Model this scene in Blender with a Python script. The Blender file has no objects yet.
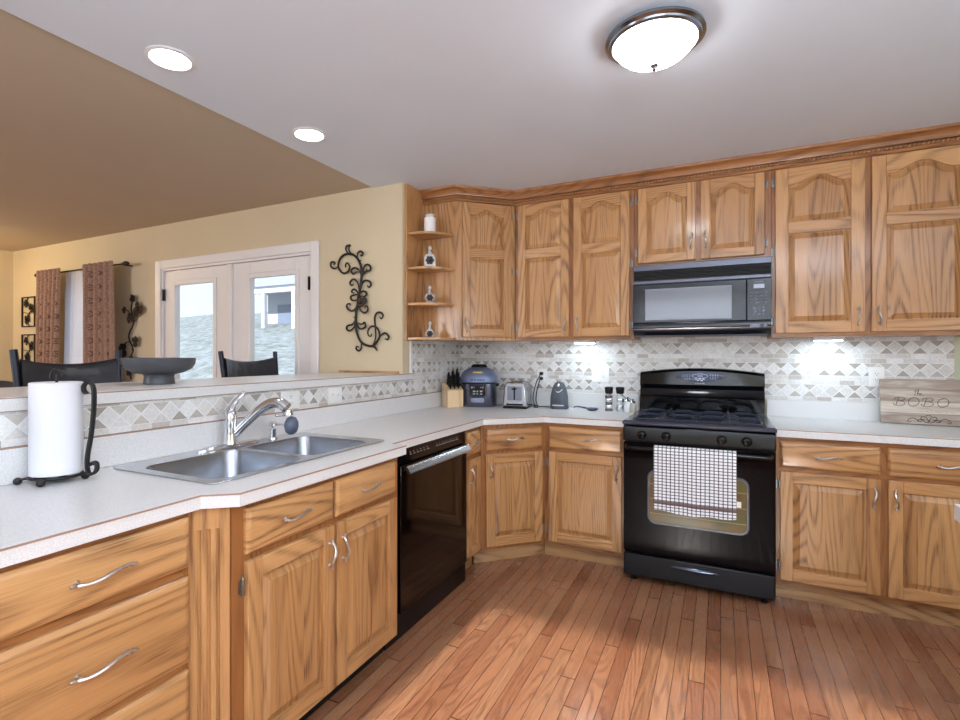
import bpy, bmesh, math, random
from mathutils import Vector, Matrix
random.seed(7)
D = bpy.data; SC = bpy.context.scene; COL = SC.collection
PI = math.pi

# ---------------------------------------------------------------- camera, world, light, exposure
cam = D.cameras.new('camera'); camo = D.objects.new('camera', cam); COL.objects.link(camo)
camo.location = (0, 0, 1.3026); camo.rotation_euler = (PI/2, 0, math.radians(26.6))
cam.sensor_width = 36; cam.lens = 512.2/960*36; cam.shift_x = 0.0165; cam.shift_y = -0.0054; cam.clip_start = 0.02
SC.camera = camo
SC.view_settings.view_transform = 'Standard'; SC.view_settings.look = 'None'
SC.view_settings.exposure = 0.6; SC.view_settings.gamma = 1.0; SC.view_settings.use_curve_mapping = False
W = D.worlds.new('world'); SC.world = W; W.use_nodes = True
bg = W.node_tree.nodes['Background']; bg.inputs[0].default_value = (0.74, 0.86, 1.0, 1); bg.inputs[1].default_value = 0.9

def area(name, loc, rot, sx, sy, power, col):
    l = D.lights.new(name, 'AREA'); l.shape = 'RECTANGLE'; l.size = sx; l.size_y = sy; l.energy = power; l.color = col
    o = D.objects.new(name, l); COL.objects.link(o); o.location = loc; o.rotation_euler = rot
    return o
# daylight entering by the rear and east windows, then two added fill lights
area('daylight_rear_window', (-0.2, -2.95, 1.6), (PI/2, 0, 0), 2.4, 1.4, 26, (0.84, 0.91, 1.0))
area('daylight_east_window', (2.75, 0.4, 1.55), (PI/2, 0, PI/2), 1.6, 1.2, 35, (0.86, 0.93, 1.0))
area('added_dining_fill', (-4.9, -2.95, 1.6), (PI/2, 0, 0), 2.2, 1.2, 70, (0.92, 0.95, 1.0))  # added fill for the dining side, set at an invented rear window
area('added_ceiling_bounce', (0.9, -0.9, 1.7), (PI, 0, 0), 0.6, 0.6, 140, (0.80, 0.91, 1.0))  # unseen upward lamp, added to brighten the ceiling
sun = D.lights.new('low_sun', 'SUN'); sun.energy = 5.5; sun.angle = math.radians(0.7); sun.color = (1.0, 0.95, 0.9)
suno = D.objects.new('low_sun', sun); COL.objects.link(suno); suno.rotation_euler = (math.radians(67), 0, math.radians(-3))

# ---------------------------------------------------------------- materials
def s2l(c):
    return tuple((x/12.92 if x <= 0.04045 else ((x+0.055)/1.055)**2.4) for x in [v/255 for v in c])
class NT:
    def __init__(s, name):
        s.m = D.materials.new(name); s.m.use_nodes = True; s.t = s.m.node_tree; s.b = s.t.nodes['Principled BSDF']
    def put(s, sock, v):
        if isinstance(v, bpy.types.NodeSocket): s.t.links.new(v, sock)
        elif isinstance(v, tuple) and len(v) == 3 and sock.type == 'RGBA': sock.default_value = (*v, 1)
        else: sock.default_value = v
    def n(s, typ, out=0, _p=None, **kw):
        nd = s.t.nodes.new(typ)
        for k, v in (_p or {}).items(): setattr(nd, k, v)
        for k, v in kw.items():
            key = int(k[1:]) if k[0] == 'i' and k[1:].isdigit() else k
            s.put(nd.inputs[key], v)
        return nd.outputs[out]
    def math(s, op, a, b=0.0, c=0.0):
        return s.n('ShaderNodeMath', _p={'operation': op}, i0=a, i1=b, i2=c)
    def vec(s, x, y, z):
        return s.n('ShaderNodeCombineXYZ', i0=x, i1=y, i2=z)
    def xyz(s, v):
        nd = s.t.nodes.new('ShaderNodeSeparateXYZ'); s.put(nd.inputs[0], v); return nd.outputs
    def obj(s):
        nd = s.t.nodes.new('ShaderNodeTexCoord'); return nd.outputs['Object']
    def rnd(s):
        nd = s.t.nodes.new('ShaderNodeObjectInfo'); return nd.outputs['Random']
    def noise(s, v, scale, detail=2, rough=0.5, dist=0.0):
        return s.n('ShaderNodeTexNoise', 0, Vector=v, Scale=scale, Detail=float(detail), Roughness=rough, Distortion=dist)
    def white(s, v):
        nd = s.t.nodes.new('ShaderNodeTexWhiteNoise'); s.put(nd.inputs['Vector'], v); return nd.outputs['Value']
    def map(s, v, a, b, c=0.0, d=1.0):
        return s.n('ShaderNodeMapRange', 0, i0=v, i1=a, i2=b, i3=c, i4=d)
    def mix(s, f, a, b):
        nd = s.t.nodes.new('ShaderNodeMix'); nd.data_type = 'RGBA'
        s.put(nd.inputs[0], f); s.put(nd.inputs[6], a); s.put(nd.inputs[7], b); return nd.outputs[2]
    def bump(s, h, strength=0.2, dist=0.002):
        s.put(s.b.inputs['Normal'], s.n('ShaderNodeBump', Height=h, Strength=strength, Distance=dist))
    def set(s, **kw):
        for k, v in kw.items(): s.put(s.b.inputs[k.replace('_', ' ')], v)
        return s

def simple(name, col, rough=0.5, metal=0.0, var=0.0, scale=30, **kw):
    t = NT(name); c = s2l(col)
    if var:
        f = t.noise(t.obj(), scale, 3)
        t.set(Base_Color=t.mix(t.map(f, 0.3, 0.7), tuple(x*(1-var) for x in c), tuple(min(1, x*(1+var)) for x in c)))
    else: t.set(Base_Color=c)
    t.set(Roughness=rough, Metallic=metal)
    for k, v in kw.items(): t.put(t.b.inputs[k.replace('_', ' ')], v)
    return t.m

def oak(name, grain='z', board=0.0, light=(208, 159, 106), mid=(183, 132, 82), dark=(92, 50, 24), scale=1.0):
    t = NT(name); x, y, z = t.xyz(t.obj())
    g, a, b = {'z': (z, x, y), 'x': (x, z, y), 'y': (y, x, z)}[grain]
    r = t.math('MULTIPLY', t.rnd(), 37.0)
    a = t.math('ADD', a, r)
    br = 0.5
    if board:
        bi = t.math('FLOOR', t.math('DIVIDE', a, board)); br = t.white(t.vec(bi, r, 3.0))
        g2 = t.math('ADD', g, t.math('MULTIPLY', br, 9.0))
    else: g2 = t.math('ADD', g, t.math('MULTIPLY', r, 0.7))
    b2 = t.math('ADD', t.math('MULTIPLY', b, 0.25), r)
    v = t.vec(a, b2, t.math('MULTIPLY', g2, 0.11))
    n1 = t.noise(v, 5.0*scale, 1.0, 0.4)
    s1 = t.math('MULTIPLY_ADD', t.math('SINE', t.math('MULTIPLY', n1, 150.0)), 0.5, 0.5)
    rings = t.math('POWER', s1, 2.6)
    pore = t.noise(t.vec(a, b2, t.math('MULTIPLY', g2, 0.03)), 300, 2, 0.65)
    pore = t.map(pore, 0.40, 0.66)
    big = t.noise(t.vec(a, b2, t.math('MULTIPLY', g2, 0.2)), 2.6, 2)
    amt = t.map(t.noise(t.vec(a, b2, t.math('MULTIPLY', g2, 0.25)), 5.0, 1), 0.35, 0.62, 0.35, 1.0)
    f = t.math('MULTIPLY', t.math('MULTIPLY', rings, amt), t.math('MULTIPLY_ADD', pore, 0.45, 0.45))
    f = t.math('MULTIPLY_ADD', pore, 0.20, f)
    c = t.mix(t.map(big, 0.3, 0.7), s2l(light), s2l(mid))
    if board: c = t.mix(t.math('MULTIPLY', br, 0.55), c, s2l(tuple(int(k*.9) for k in mid)))
    c = t.mix(t.math('MULTIPLY', f, 0.84), c, s2l(dark))
    t.set(Base_Color=c, Roughness=t.map(f, 0, 1, 0.34, 0.45)); t.b.inputs['Coat Weight'].default_value = 0.45; t.b.inputs['Coat Roughness'].default_value = 0.14
    t.bump(f, 0.15, 0.0004)
    return t.m
OAK_V = oak('oak_vertical', 'z'); OAK_H = oak('oak_horizontal', 'x'); OAK_P = oak('oak_panel', 'z', board=0.075)
OAK_Y = oak('oak_depth', 'y'); OAK_HB = oak('oak_horizontal_wide', 'x', scale=0.8)
OAK_TOE = oak('oak_toe_board', 'x', light=(200, 158, 112), mid=(182, 136, 90))

OAK_F = oak('oak_face_frame', 'z', light=(168, 112, 64), mid=(146, 92, 48), dark=(84, 44, 20)); OAK_FH = oak('oak_crown', 'x', light=(172, 116, 66), mid=(148, 94, 50), dark=(84, 44, 20))
OAK_R = oak('oak_rope_bead', 'x', light=(186, 132, 82), mid=(160, 106, 60))
def floor_mat():
    t = NT('oak_strip_floor'); x, y, z = t.xyz(t.obj())
    w = 0.058
    r = t.math('DIVIDE', x, w); row = t.math('FLOOR', r); fx = t.math('FRACT', r)
    rr = t.white(t.vec(row, 1.0, 0.0))
    q = t.math('ADD', t.math('DIVIDE', y, 1.25), t.math('MULTIPLY', rr, 7.0)); colm = t.math('FLOOR', q); fy = t.math('FRACT', q)
    pr = t.white(t.vec(row, colm, 5.0)); pr2 = t.white(t.vec(row, colm, 9.0))
    v = t.vec(t.math('ADD', x, t.math('MULTIPLY', pr, 17.0)), pr2, t.math('MULTIPLY', y, 0.10))
    n1 = t.noise(v, 8.0, 1.5, 0.5)
    rings = t.math('MULTIPLY_ADD', t.math('SINE', t.math('MULTIPLY', n1, 150.0)), 0.5, 0.5)
    pore = t.map(t.noise(t.vec(t.math('ADD', x, pr), 0.0, t.math('MULTIPLY', y, 0.03)), 300, 2, 0.6), 0.4, 0.68)
    f = t.math('MULTIPLY', t.math('POWER', rings, 2.0), t.math('MULTIPLY_ADD', pore, 0.5, 0.35))
    f = t.math('MULTIPLY_ADD', pore, 0.2, f)
    c = t.mix(pr, s2l((178, 124, 90)), s2l((146, 93, 64)))
    c = t.mix(t.math('MULTIPLY', t.math('GREATER_THAN', pr2, 0.78), 0.5), c, s2l((182, 134, 98)))
    c = t.mix(t.math('MULTIPLY', f, 0.72), c, s2l((84, 44, 26)))
    ex = t.math('MINIMUM', fx, t.math('SUBTRACT', 1.0, fx)); ey = t.math('MINIMUM', fy, t.math('SUBTRACT', 1.0, fy))
    seam = t.math('MINIMUM', t.map(ex, 0.008, 0.035), t.map(ey, 0.0008, 0.0028))
    c = t.mix(seam, s2l((62, 30, 18)), c)
    t.set(Base_Color=c, Roughness=t.map(f, 0, 1, 0.22, 0.34)); t.b.inputs['Coat Weight'].default_value = 0.5; t.b.inputs['Coat Roughness'].default_value = 0.09
    t.bump(seam, 0.3, 0.001)
    return t.m
FLOOR = floor_mat()

def laminate(name, a, b):
    t = NT(name); f = t.noise(t.obj(), 260, 3, 0.7); f2 = t.noise(t.obj(), 9, 2)
    c = t.mix(t.map(f, 0.40, 0.62), s2l(a), s2l(b)); c = t.mix(t.math('MULTIPLY', f2, 0.08), c, s2l((220, 214, 210)))
    t.set(Base_Color=c, Roughness=0.32); return t.m
LAM = laminate('speckled_laminate', (212, 211, 211), (231, 229, 228))
SEAM = simple('laminate_seam', (158, 128, 112), 0.5)
WALL = simple('tan_paint', (209, 193, 163), 0.85, var=0.02, scale=3)
WALL_G = simple('pale_green_paint', (196, 200, 172), 0.85)
CEIL_K = simple('grey_white_ceiling', (218, 224, 233), 0.9, var=0.015, scale=2)
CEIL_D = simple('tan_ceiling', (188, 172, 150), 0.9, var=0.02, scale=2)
WHITE = simple('white_paint', (232, 228, 228), 0.4)
WPLAST = simple('white_plastic', (238, 238, 236), 0.35)
PEWTER = simple('pewter', (204, 201, 198), 0.34, 1.0, var=0.12, scale=200)
HINGE = simple('hinge_pewter', (142, 138, 134), 0.36, 1.0, var=0.2, scale=200)
CHROME = simple('chrome', (222, 224, 228), 0.10, 1.0)
BLACK = simple('black_enamel', (9, 9, 12), 0.10, Specular_IOR_Level=0.4)
BLACKM = simple('black_satin', (14, 14, 18), 0.35, Specular_IOR_Level=0.28)
IRON = simple('cast_iron', (54, 58, 70), 0.28)
WIRON = simple('wrought_iron', (20, 16, 16), 0.5)
STEEL_D = simple('dark_steel', (120, 126, 138), 0.25, 1.0)
BLACK_TXT = simple('black_ink', (30, 26, 26), 0.6)
GREYTXT = simple('grey_print', (150, 152, 158), 0.5)

BOWL = simple('sink_bowl_steel', (150, 153, 160), 0.27, 1.0)
STEEL = simple('brushed_steel', (196, 199, 205), 0.26, 1.0, var=0.04, scale=40)

def emis(name, col, strength):
    t = NT(name); t.set(Base_Color=col); t.b.inputs['Emission Color'].default_value = (*col, 1); t.b.inputs['Emission Strength'].default_value = strength
    return t.m
def glass(name, tint=(1, 1, 1)):
    t = NT(name); tr = t.t.nodes.new('ShaderNodeBsdfTransparent'); tr.inputs[0].default_value = (*tint, 1)
    gl = t.t.nodes.new('ShaderNodeBsdfGlossy'); gl.inputs['Roughness'].default_value = 0.03
    mx = t.t.nodes.new('ShaderNodeMixShader'); mx.inputs[0].default_value = 0.06
    t.t.links.new(tr.outputs[0], mx.inputs[1]); t.t.links.new(gl.outputs[0], mx.inputs[2])
    t.t.links.new(mx.outputs[0], t.t.nodes['Material Output'].inputs[0]); return t.m
GLASS = glass('window_glass')

# ---------------------------------------------------------------- mesh helper
class M:
    def __init__(s): s.bm = bmesh.new()
    def face(s, pts, mat=0):
        f = s.bm.faces.new([s.bm.verts.new(p) for p in pts]); f.material_index = mat; return f
    def box(s, a, b, mat=0):
        x0, y0, z0 = a; x1, y1, z1 = b
        v = [s.bm.verts.new(p) for p in ((x0,y0,z0),(x1,y0,z0),(x1,y1,z0),(x0,y1,z0),(x0,y0,z1),(x1,y0,z1),(x1,y1,z1),(x0,y1,z1))]
        for q in ((3,2,1,0),(4,5,6,7),(0,1,5,4),(1,2,6,5),(2,3,7,6),(3,0,4,7)):
            s.bm.faces.new([v[i] for i in q]).material_index = mat
        return s
    def loft(s, loops, cap0=True, cap1=True, mat=0, closed=True):
        rows = [[s.bm.verts.new(p) for p in L] for L in loops]
        n = len(rows[0])
        for A, B in zip(rows, rows[1:]):
            for i in range(n if closed else n-1):
                j = (i+1) % n
                s.bm.faces.new((A[i], A[j], B[j], B[i])).material_index = mat
        if cap0: s.bm.faces.new(rows[0][::-1]).material_index = mat
        if cap1: s.bm.faces.new(rows[-1]).material_index = mat
        return s
    def prism(s, pts, vec, mat=0):
        v = Vector(vec); return s.loft([[Vector(p) for p in pts], [Vector(p)+v for p in pts]], mat=mat)
    def lathe(s, prof, c=(0,0,0), n=24, mat=0, axis='z', cap=True, sx=1.0, sy=1.0):
        L = []
        for r, h in prof:
            ring = []
            for i in range(n):
                t = 2*PI*i/n; p, q = r*math.cos(t)*sx, r*math.sin(t)*sy
                ring.append({'z': (c[0]+p, c[1]+q, c[2]+h), 'y': (c[0]+p, c[1]+h, c[2]+q), 'x': (c[0]+h, c[1]+p, c[2]+q)}[axis])
            L.append(ring)
        return s.loft(L, cap, cap, mat)
    def tube(s, pts, r, n=8, mat=0, flat=1.0):
        P = [Vector(p) for p in pts]; m = len(P); R = r if isinstance(r, (list, tuple)) else [r]*m
        T = [(P[min(i+1, m-1)]-P[max(i-1, 0)]).normalized() for i in range(m)]
        u = T[0].orthogonal().normalized(); L = []
        for i in range(m):
            u = (u - T[i]*u.dot(T[i]))
            u = u.normalized() if u.length > 1e-6 else T[i].orthogonal().normalized()
            w = T[i].cross(u)
            L.append([P[i]+(u*math.cos(2*PI*k/n)+w*math.sin(2*PI*k/n)*flat)*R[i] for k in range(n)])
        return s.loft(L, True, True, mat)
    def ball(s, c, r, mat=0, n=12, sz=1.0):
        k = max(4, n//2)
        prof = [(max(1e-4, r*math.sin(PI*i/k)), -r*sz*math.cos(PI*i/k)) for i in range(k+1)]
        return s.lathe(prof, c, n, mat)
    def sweep(s, prof, path, mat=0):
        """prof: (offset, z) pairs; path: XY points, offset to the path's right-hand side with mitred corners"""
        P = [Vector((p[0], p[1])) for p in path]; m = len(P); L = []
        for i in range(m):
            ns = []
            if i > 0: d = (P[i]-P[i-1]).normalized(); ns.append(Vector((d.y, -d.x)))
            if i < m-1: d = (P[i+1]-P[i]).normalized(); ns.append(Vector((d.y, -d.x)))
            nrm = sum(ns, Vector((0, 0))).normalized(); k = 1/max(0.3, nrm.dot(ns[0]))
            L.append([(P[i].x+nrm.x*o*k, P[i].y+nrm.y*o*k, z) for o, z in prof])
        return s.loft(L, True, True, mat)

def catmull(pts, k=6):
    P = [Vector(p) for p in pts]; out = []
    for i in range(len(P)-1):
        a, b, c, d = P[max(i-1, 0)], P[i], P[i+1], P[min(i+2, len(P)-1)]
        for j in range(k):
            t = j/k; out.append(0.5*((2*b)+(c-a)*t+(2*a-5*b+4*c-d)*t*t+(3*b-a-3*c+d)*t**3))
    return out+[P[-1]]

def part(name, m, mats, parent=None, bevel=0.0, smooth=35, loc=None, label=None, seg=2):
    bmesh.ops.recalc_face_normals(m.bm, faces=m.bm.faces[:])
    if smooth:
        lim = math.radians(smooth)
        for f in m.bm.faces: f.smooth = True
        for e in m.bm.edges:
            if len(e.link_faces) != 2 or e.calc_face_angle(PI) > lim: e.smooth = False
    me = D.meshes.new(name); m.bm.to_mesh(me); m.bm.free()
    for mt in (mats if isinstance(mats, (list, tuple)) else [mats]): me.materials.append(mt)
    o = D.objects.new(name, me); COL.objects.link(o)
    if parent: o.parent = parent
    if loc: o.location = loc
    if bevel:
        b = o.modifiers.new('bevel', 'BEVEL'); b.width = bevel; b.segments = seg; b.limit_method = 'ANGLE'; b.angle_limit = math.radians(35); b.harden_normals = False
    if label: o['label'] = label
    return o
def tag(o, label, cat, group=None):
    o['label'] = label; o['category'] = cat
    if group: o['group'] = group
    return o
def thing(name, label, cat, loc=(0,0,0), rz=0.0, group=None):
    o = D.objects.new(name, None); o.empty_display_size = 0.05; COL.objects.link(o); o.location = loc; o.rotation_euler = (0, 0, rz)
    return tag(o, label, cat, group)
def struct(name, m, mats, **kw):
    o = part(name, m, mats, **kw); o['kind'] = 'structure'; return o
def sroot(name, loc=(0,0,0), rz=0.0):
    o = D.objects.new(name, None); COL.objects.link(o); o.location = loc; o.rotation_euler = (0, 0, rz); o['kind'] = 'structure'; return o
def clone(root, loc, label, rz=None, group=None):
    r = root.copy(); COL.objects.link(r); r.location = loc; r['label'] = label
    if rz is not None: r.rotation_euler = (0, 0, rz)
    if group: r['group'] = group
    for ch in list(root.children):
        c = ch.copy(); COL.objects.link(c); c.parent = r
        for g in list(ch.children):
            d = g.copy(); COL.objects.link(d); d.parent = c
    return r

# ---------------------------------------------------------------- room
XW, YB, YD, H = -1.93, 3.77, 2.92, 2.47      # tile wall face, stove wall face, dining wall face, ceiling
XL, XR, YR = -7.22, 2.60, -2.80
HD = 2.478                                    # the dining side's ceiling is a little higher
m = M(); m.box((XL-.2, YR-.2, -.1), (XR+.2, YB+.2, 0)); struct('floor', m, FLOOR, smooth=0)
m = M(); m.box((-2.172, YR-.1, H), (XR+.1, YB+.1, H+.16)); o = struct('ceiling', m, CEIL_K, smooth=0)
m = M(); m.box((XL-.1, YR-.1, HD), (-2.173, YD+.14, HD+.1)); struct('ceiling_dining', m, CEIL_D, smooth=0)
m = M(); m.box((XW-.14, YB, 0), (1.165, YB+.12, H)); m.box((1.165, YB, 0), (XR+.1, YB+.12, H), 1); struct('wall_back', m, [WALL, WALL_G], smooth=0)

def wall_holes(name, axis, at, th, a0, a1, holes, mat, z1=HD):
    """a wall of constant X or Y with rectangular openings (a0, a1, z0, z1)"""
    m = M(); cuts = sorted(set([a0, a1]+[h for q in holes for h in q[:2]]))
    for p, q in zip(cuts, cuts[1:]):
        mid = (p+q)/2; zs = [(0, z1)]
        for h in holes:
            if h[0] <= mid <= h[1]: zs = [(0, h[2]), (h[3], z1)]
        for u, v in zs:
            if v-u < 1e-3: continue
            if axis == 'Y': m.box((p, min(at, at+th), u), (q, max(at, at+th), v))
            else: m.box((min(at, at+th), p, u), (max(at, at+th), q, v))
    bmesh.ops.remove_doubles(m.bm, verts=m.bm.verts[:], dist=1e-5)
    return struct(name, m, mat, smooth=0)
wall_holes('wall_dining', 'Y', YD, 0.14, XL, -2.172, [(-4.515, -2.735, 0.0, 2.075), (-6.14, -5.32, 0.9, 2.06)], WALL)
m = M(); m.box((-2.172, YD, 0), (XW, YD+.14, H)); m.box((XW-.14, YD+.14, 0), (XW, YB, H)); struct('wall_corner', m, WALL, smooth=0)
wall_holes('wall_left', 'X', XL, -0.12, YR, YD+.14, [], WALL)
wall_holes('wall_rear', 'Y', YR, -0.12, XL, XR, [(-1.4, 1.0, 0.9, 2.3), (-6.0, -3.8, 1.0, 2.2)], WALL)  # the dining-side opening is invented, to let in fill light
wall_holes('wall_right', 'X', XR, 0.12, YR, YB, [(-0.4, 1.2, 0.95, 2.15)], WALL)

# windows (the rear and side one are behind the camera, the dining one is behind the curtain)
def window(n, axis, at, a0, a1, z0, z1, nx=2):
    r = sroot('window_%d' % n); t = .05; m = M(); g = M()
    def bx(mm, p, q, u, v, d0, d1):
        if axis == 'Y': mm.box((p, at+d0, u), (q, at+d1, v))
        else: mm.box((at+d0, p, u), (at+d1, q, v))
    for p, q, u, v in [(a0, a1, z0, z0+t), (a0, a1, z1-t, z1), (a0, a0+t, z0+t, z1-t), (a1-t, a1, z0+t, z1-t)]: bx(m, p, q, u, v, -.03, .03)
    for i in range(1, nx):
        c = a0+(a1-a0)*i/nx; bx(m, c-.02, c+.02, z0+t, z1-t, -.025, .025)
    if nx > 1: bx(m, a0+t, a1-t, (z0+z1)/2-.02, (z0+z1)/2+.02, -.02, .02)
    bx(g, a0+t, a1-t, z0+t, z1-t, -.003, .003)
    part('window_frame', m, WHITE, r); part('pane', g, GLASS, r)
window(1, 'Y', YD+.08, -6.14, -5.32, .9, 2.06, 1)
window(2, 'Y', YR-.06, -1.4, 1.0, .9, 2.3, 1)
window(4, 'Y', YR-.06, -6.0, -3.8, 1.0, 2.2, 2)  # unseen window, added to go with the dining fill light
window(3, 'X', XR+.06, -.4, 1.2, .95, 2.15, 2)

# backsplash tile, real relief: diamonds in rows with thin strip tiles between
TL = [simple('tile_stone_%d' % i, c, 0.45, var=0.10, scale=90) for i, c in enumerate([(232, 231, 230), (222, 220, 217), (212, 208, 204), (190, 183, 175), (166, 158, 149)])]
GROUT = simple('tile_grout', (238, 238, 238), 0.8)
def tiles(name, axis, at, a0, a1, z0, z1, label_seed):
    rg = random.Random(label_seed); m = M(); w = .075; g = .0022; e = .0022
    def P(a, z, d):
        return (a, at-.006-d, z) if axis == 'Y' else (at+.006+d, a, z)
    def clip(poly):
        for k, lim, sgn in ((0, a0, 1), (0, a1, -1), (1, z0, 1), (1, z1, -1)):
            out = []
            for i in range(len(poly)):
                p, q = poly[i], poly[(i+1) % len(poly)]; dp, dq = sgn*(p[k]-lim), sgn*(q[k]-lim)
                if dp >= 0: out.append(p)
                if dp*dq < 0:
                    t = dp/(dp-dq); out.append((p[0]+(q[0]-p[0])*t, p[1]+(q[1]-p[1])*t))
            poly = out
            if len(poly) < 3: return None
        return poly
    def tile(poly, mat):
        poly = clip(poly)
        if poly: m.face([P(a, z, e) for a, z in poly], mat)
        return
    if axis == 'Y': m.box((a0, at-.006, z0), (a1, at-.0005, z1), 5)
    else: m.box((at+.0005, a0, z0), (at+.006, a1, z1), 5)
    bands = [1.046, 1.177, 1.308]
    k0 = math.floor(a0/w)-1; k1 = math.ceil(a1/w)+1
    for zb in bands:
        for k in range(k0, k1):
            c = k*w; t = zb+w; cz = zb+w/2; s = g*1.4
            tile([(c, zb+s), (c+w/2-s, cz), (c, t-s), (c-w/2+s, cz)], rg.choice([0, 0, 1, 1, 2]))
            for up in (0, 1):
                zz = t-g/2 if up else zb+g/2; tip = cz+s if up else cz-s
                tile([(c+s*1.6, zz), (c+w-s*1.6, zz), (c+w/2, tip)], rg.choice([1, 2, 3, 3, 4, 4]))
    strips = [(z0, 1.046), (1.121, 1.149), (1.149, 1.177), (1.252, 1.280), (1.280, 1.308), (1.383, 1.411), (1.411, 1.44)]
    for si, (u, v) in enumerate(strips):
        off = 0 if si % 2 == 0 else w*0.5
        for k in range(k0, k1):
            tile([(k*w+off+g/2, u+g/2), ((k+1)*w+off-g/2, u+g/2), ((k+1)*w+off-g/2, v-g/2), (k*w+off+g/2, v-g/2)], rg.choice([0, 1, 1, 2, 2, 3]))
    return struct(name, m, TL+[GROUT], smooth=0)
CURB = 1.022
tiles('wall_tile_back', 'Y', YB, XW+.009, 1.160, CURB, 1.44, 3)
tiles('wall_tile_corner', 'X', XW, 3.035, YB-.001, CURB, 1.44, 4)
tiles('wall_tile_bar', 'X', XW, -.6, 3.035, CURB, 1.130, 5)
m = M(); m.box((XW+.0005, 3.005, 1.177), (XW+.010, 3.033, 1.42)); struct('trim_1', m, WHITE, bevel=.002)
m = M(); m.box((XW-.14, -.6, 0), (XW, YD, 1.132)); struct('wall_half', m, WALL, smooth=0)

# dining wall trims and the French doors
dr = sroot('trim_2')
m = M(); y0 = YD-.022
for a, b in [((-4.59, y0, 0), (-4.515, YD, 2.15)), ((-2.735, y0, 0), (-2.66, YD, 2.15)), ((-4.515, y0, 2.075), (-2.735, YD, 2.15))]: m.box(a, b)
part('casing', m, WHITE, dr, bevel=.006)
m = M()
for a, b in [((-4.515, YD-.004, 0), (-4.497, YD+.13, 2.075)), ((-2.753, YD-.004, 0), (-2.735, YD+.13, 2.075)), ((-4.497, YD-.004, 2.057), (-2.753, YD+.13, 2.075))]: m.box(a, b)
part('jamb', m, WHITE, dr)
def french(n, x0, x1, g0, g1, hx):
    r = sroot('door_%d' % n, (0, YD+.012, 0)); z0, z1 = .01, 2.053; gz0, gz1 = .28, 1.925; m = M(); t = .045
    m.box((x0, 0, z0), (g0, t, z1)); m.box((g1, 0, z0), (x1, t, z1)); m.box((g0, 0, z0), (g1, t, gz0)); m.box((g0, 0, gz1), (g1, t, z1))
    part('door_panel', m, WHITE, r, bevel=.002)
    m = M(); q = .035
    for a, b in [((g0-q, -.012, gz0-q), (g0+.006, 0, gz1+q)), ((g1-.006, -.012, gz0-q), (g1+q, 0, gz1+q)), ((g0+.006, -.012, gz1-.006), (g1-.006, 0, gz1+q)), ((g0+.006, -.012, gz0-q), (g1-.006, 0, gz0+.006))]: m.box(a, b)
    part('glass_frame', m, WHITE, r, bevel=.006)
    m = M(); m.box((g0, .018, gz0), (g1, .024, gz1)); part('pane', m, GLASS, r)
    for z in (.25, 1.05, 1.84):
        m = M(); m.tube([(hx, -.022, z-.05), (hx, -.022, z+.05)], .007, 8); m.box((hx-.012, -.016, z-.05), (hx+.012, -.0125, z+.05))
        part('door_hinge', m, BLACKM, r)
french(1, -4.493, -3.628, -4.35, -3.836, -4.49)
french(2, -3.622, -2.757, -3.405, -2.907, -2.760)
m = M(); m.box((-3.650, YD-.012, .02), (-3.600, YD+.0115, 2.053)); struct('trim_3', m, WHITE, bevel=.004)

# outside the doors: a snowy slope with a house on it
SNOW = NT('snowy_grass'); f = SNOW.noise(SNOW.obj(), 3, 6, 0.75); SNOW.set(Base_Color=SNOW.mix(SNOW.map(f, 0.35, 0.62), s2l((92, 106, 102)), s2l((156, 168, 178))), Roughness=.9)
m = M(); rg = random.Random(2); nx, ny = 40, 30; grid = []
for j in range(ny+1):
    row = []
    for i in range(nx+1):
        x = -50+70*i/nx; y = 3.1+42*(j/ny)**1.5; d = max(0, y-5)
        z = -.35+min(5.2, .30*d-.004*d*d)+.12*math.sin(x*.7+y)+.08*math.sin(x*1.9)+rg.uniform(-.04, .04)*min(1, d/3)
        row.append(m.bm.verts.new((x, y, z-(.25 if y < 4 else 0))))
    grid.append(row)
for j in range(ny):
    for i in range(nx): m.bm.faces.new((grid[j][i], grid[j][i+1], grid[j+1][i+1], grid[j+1][i]))
struct('ground', m, SNOW.m, smooth=60)
h = thing('neighbour_house', 'pale grey house with a covered porch on the snowy slope outside', 'house', (-17.2, 16.5, 1.9))
SIDING = simple('grey_siding', (176, 184, 196), .8); TRIMW = simple('house_trim', (236, 238, 242), .7); ROOF = simple('slate_roof', (150, 158, 172), .9); DKG = simple('house_glass', (110, 126, 150), .2)
m = M(); m.box((-2.6, 1.6, 0), (4.2, 6, 2.4)); part('house_wall', m, SIDING, h)
m = M(); m.prism([(-3.2, -.4, 2.4), (-3.2, 6.6, 2.4), (-3.2, 3.1, 4.2)], (8, 0, 0)); part('roof', m, ROOF, h)
m = M(); m.box((-3.0, -.2, 2.15), (4.6, .1, 2.42)); part('porch_beam', m, TRIMW, h)
for x in (-2.8, -1.0, .8, 2.6, 4.3):
    m = M(); m.box((x-.08, -.15, -.6), (x+.08, .01, 2.15)); part('porch_post', m, TRIMW, h)
for x in (-1.9, .1, 2.0):
    m = M(); m.box((x, 1.55, .6), (x+.9, 1.6, 1.8)); part('house_window', m, DKG, h)
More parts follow.
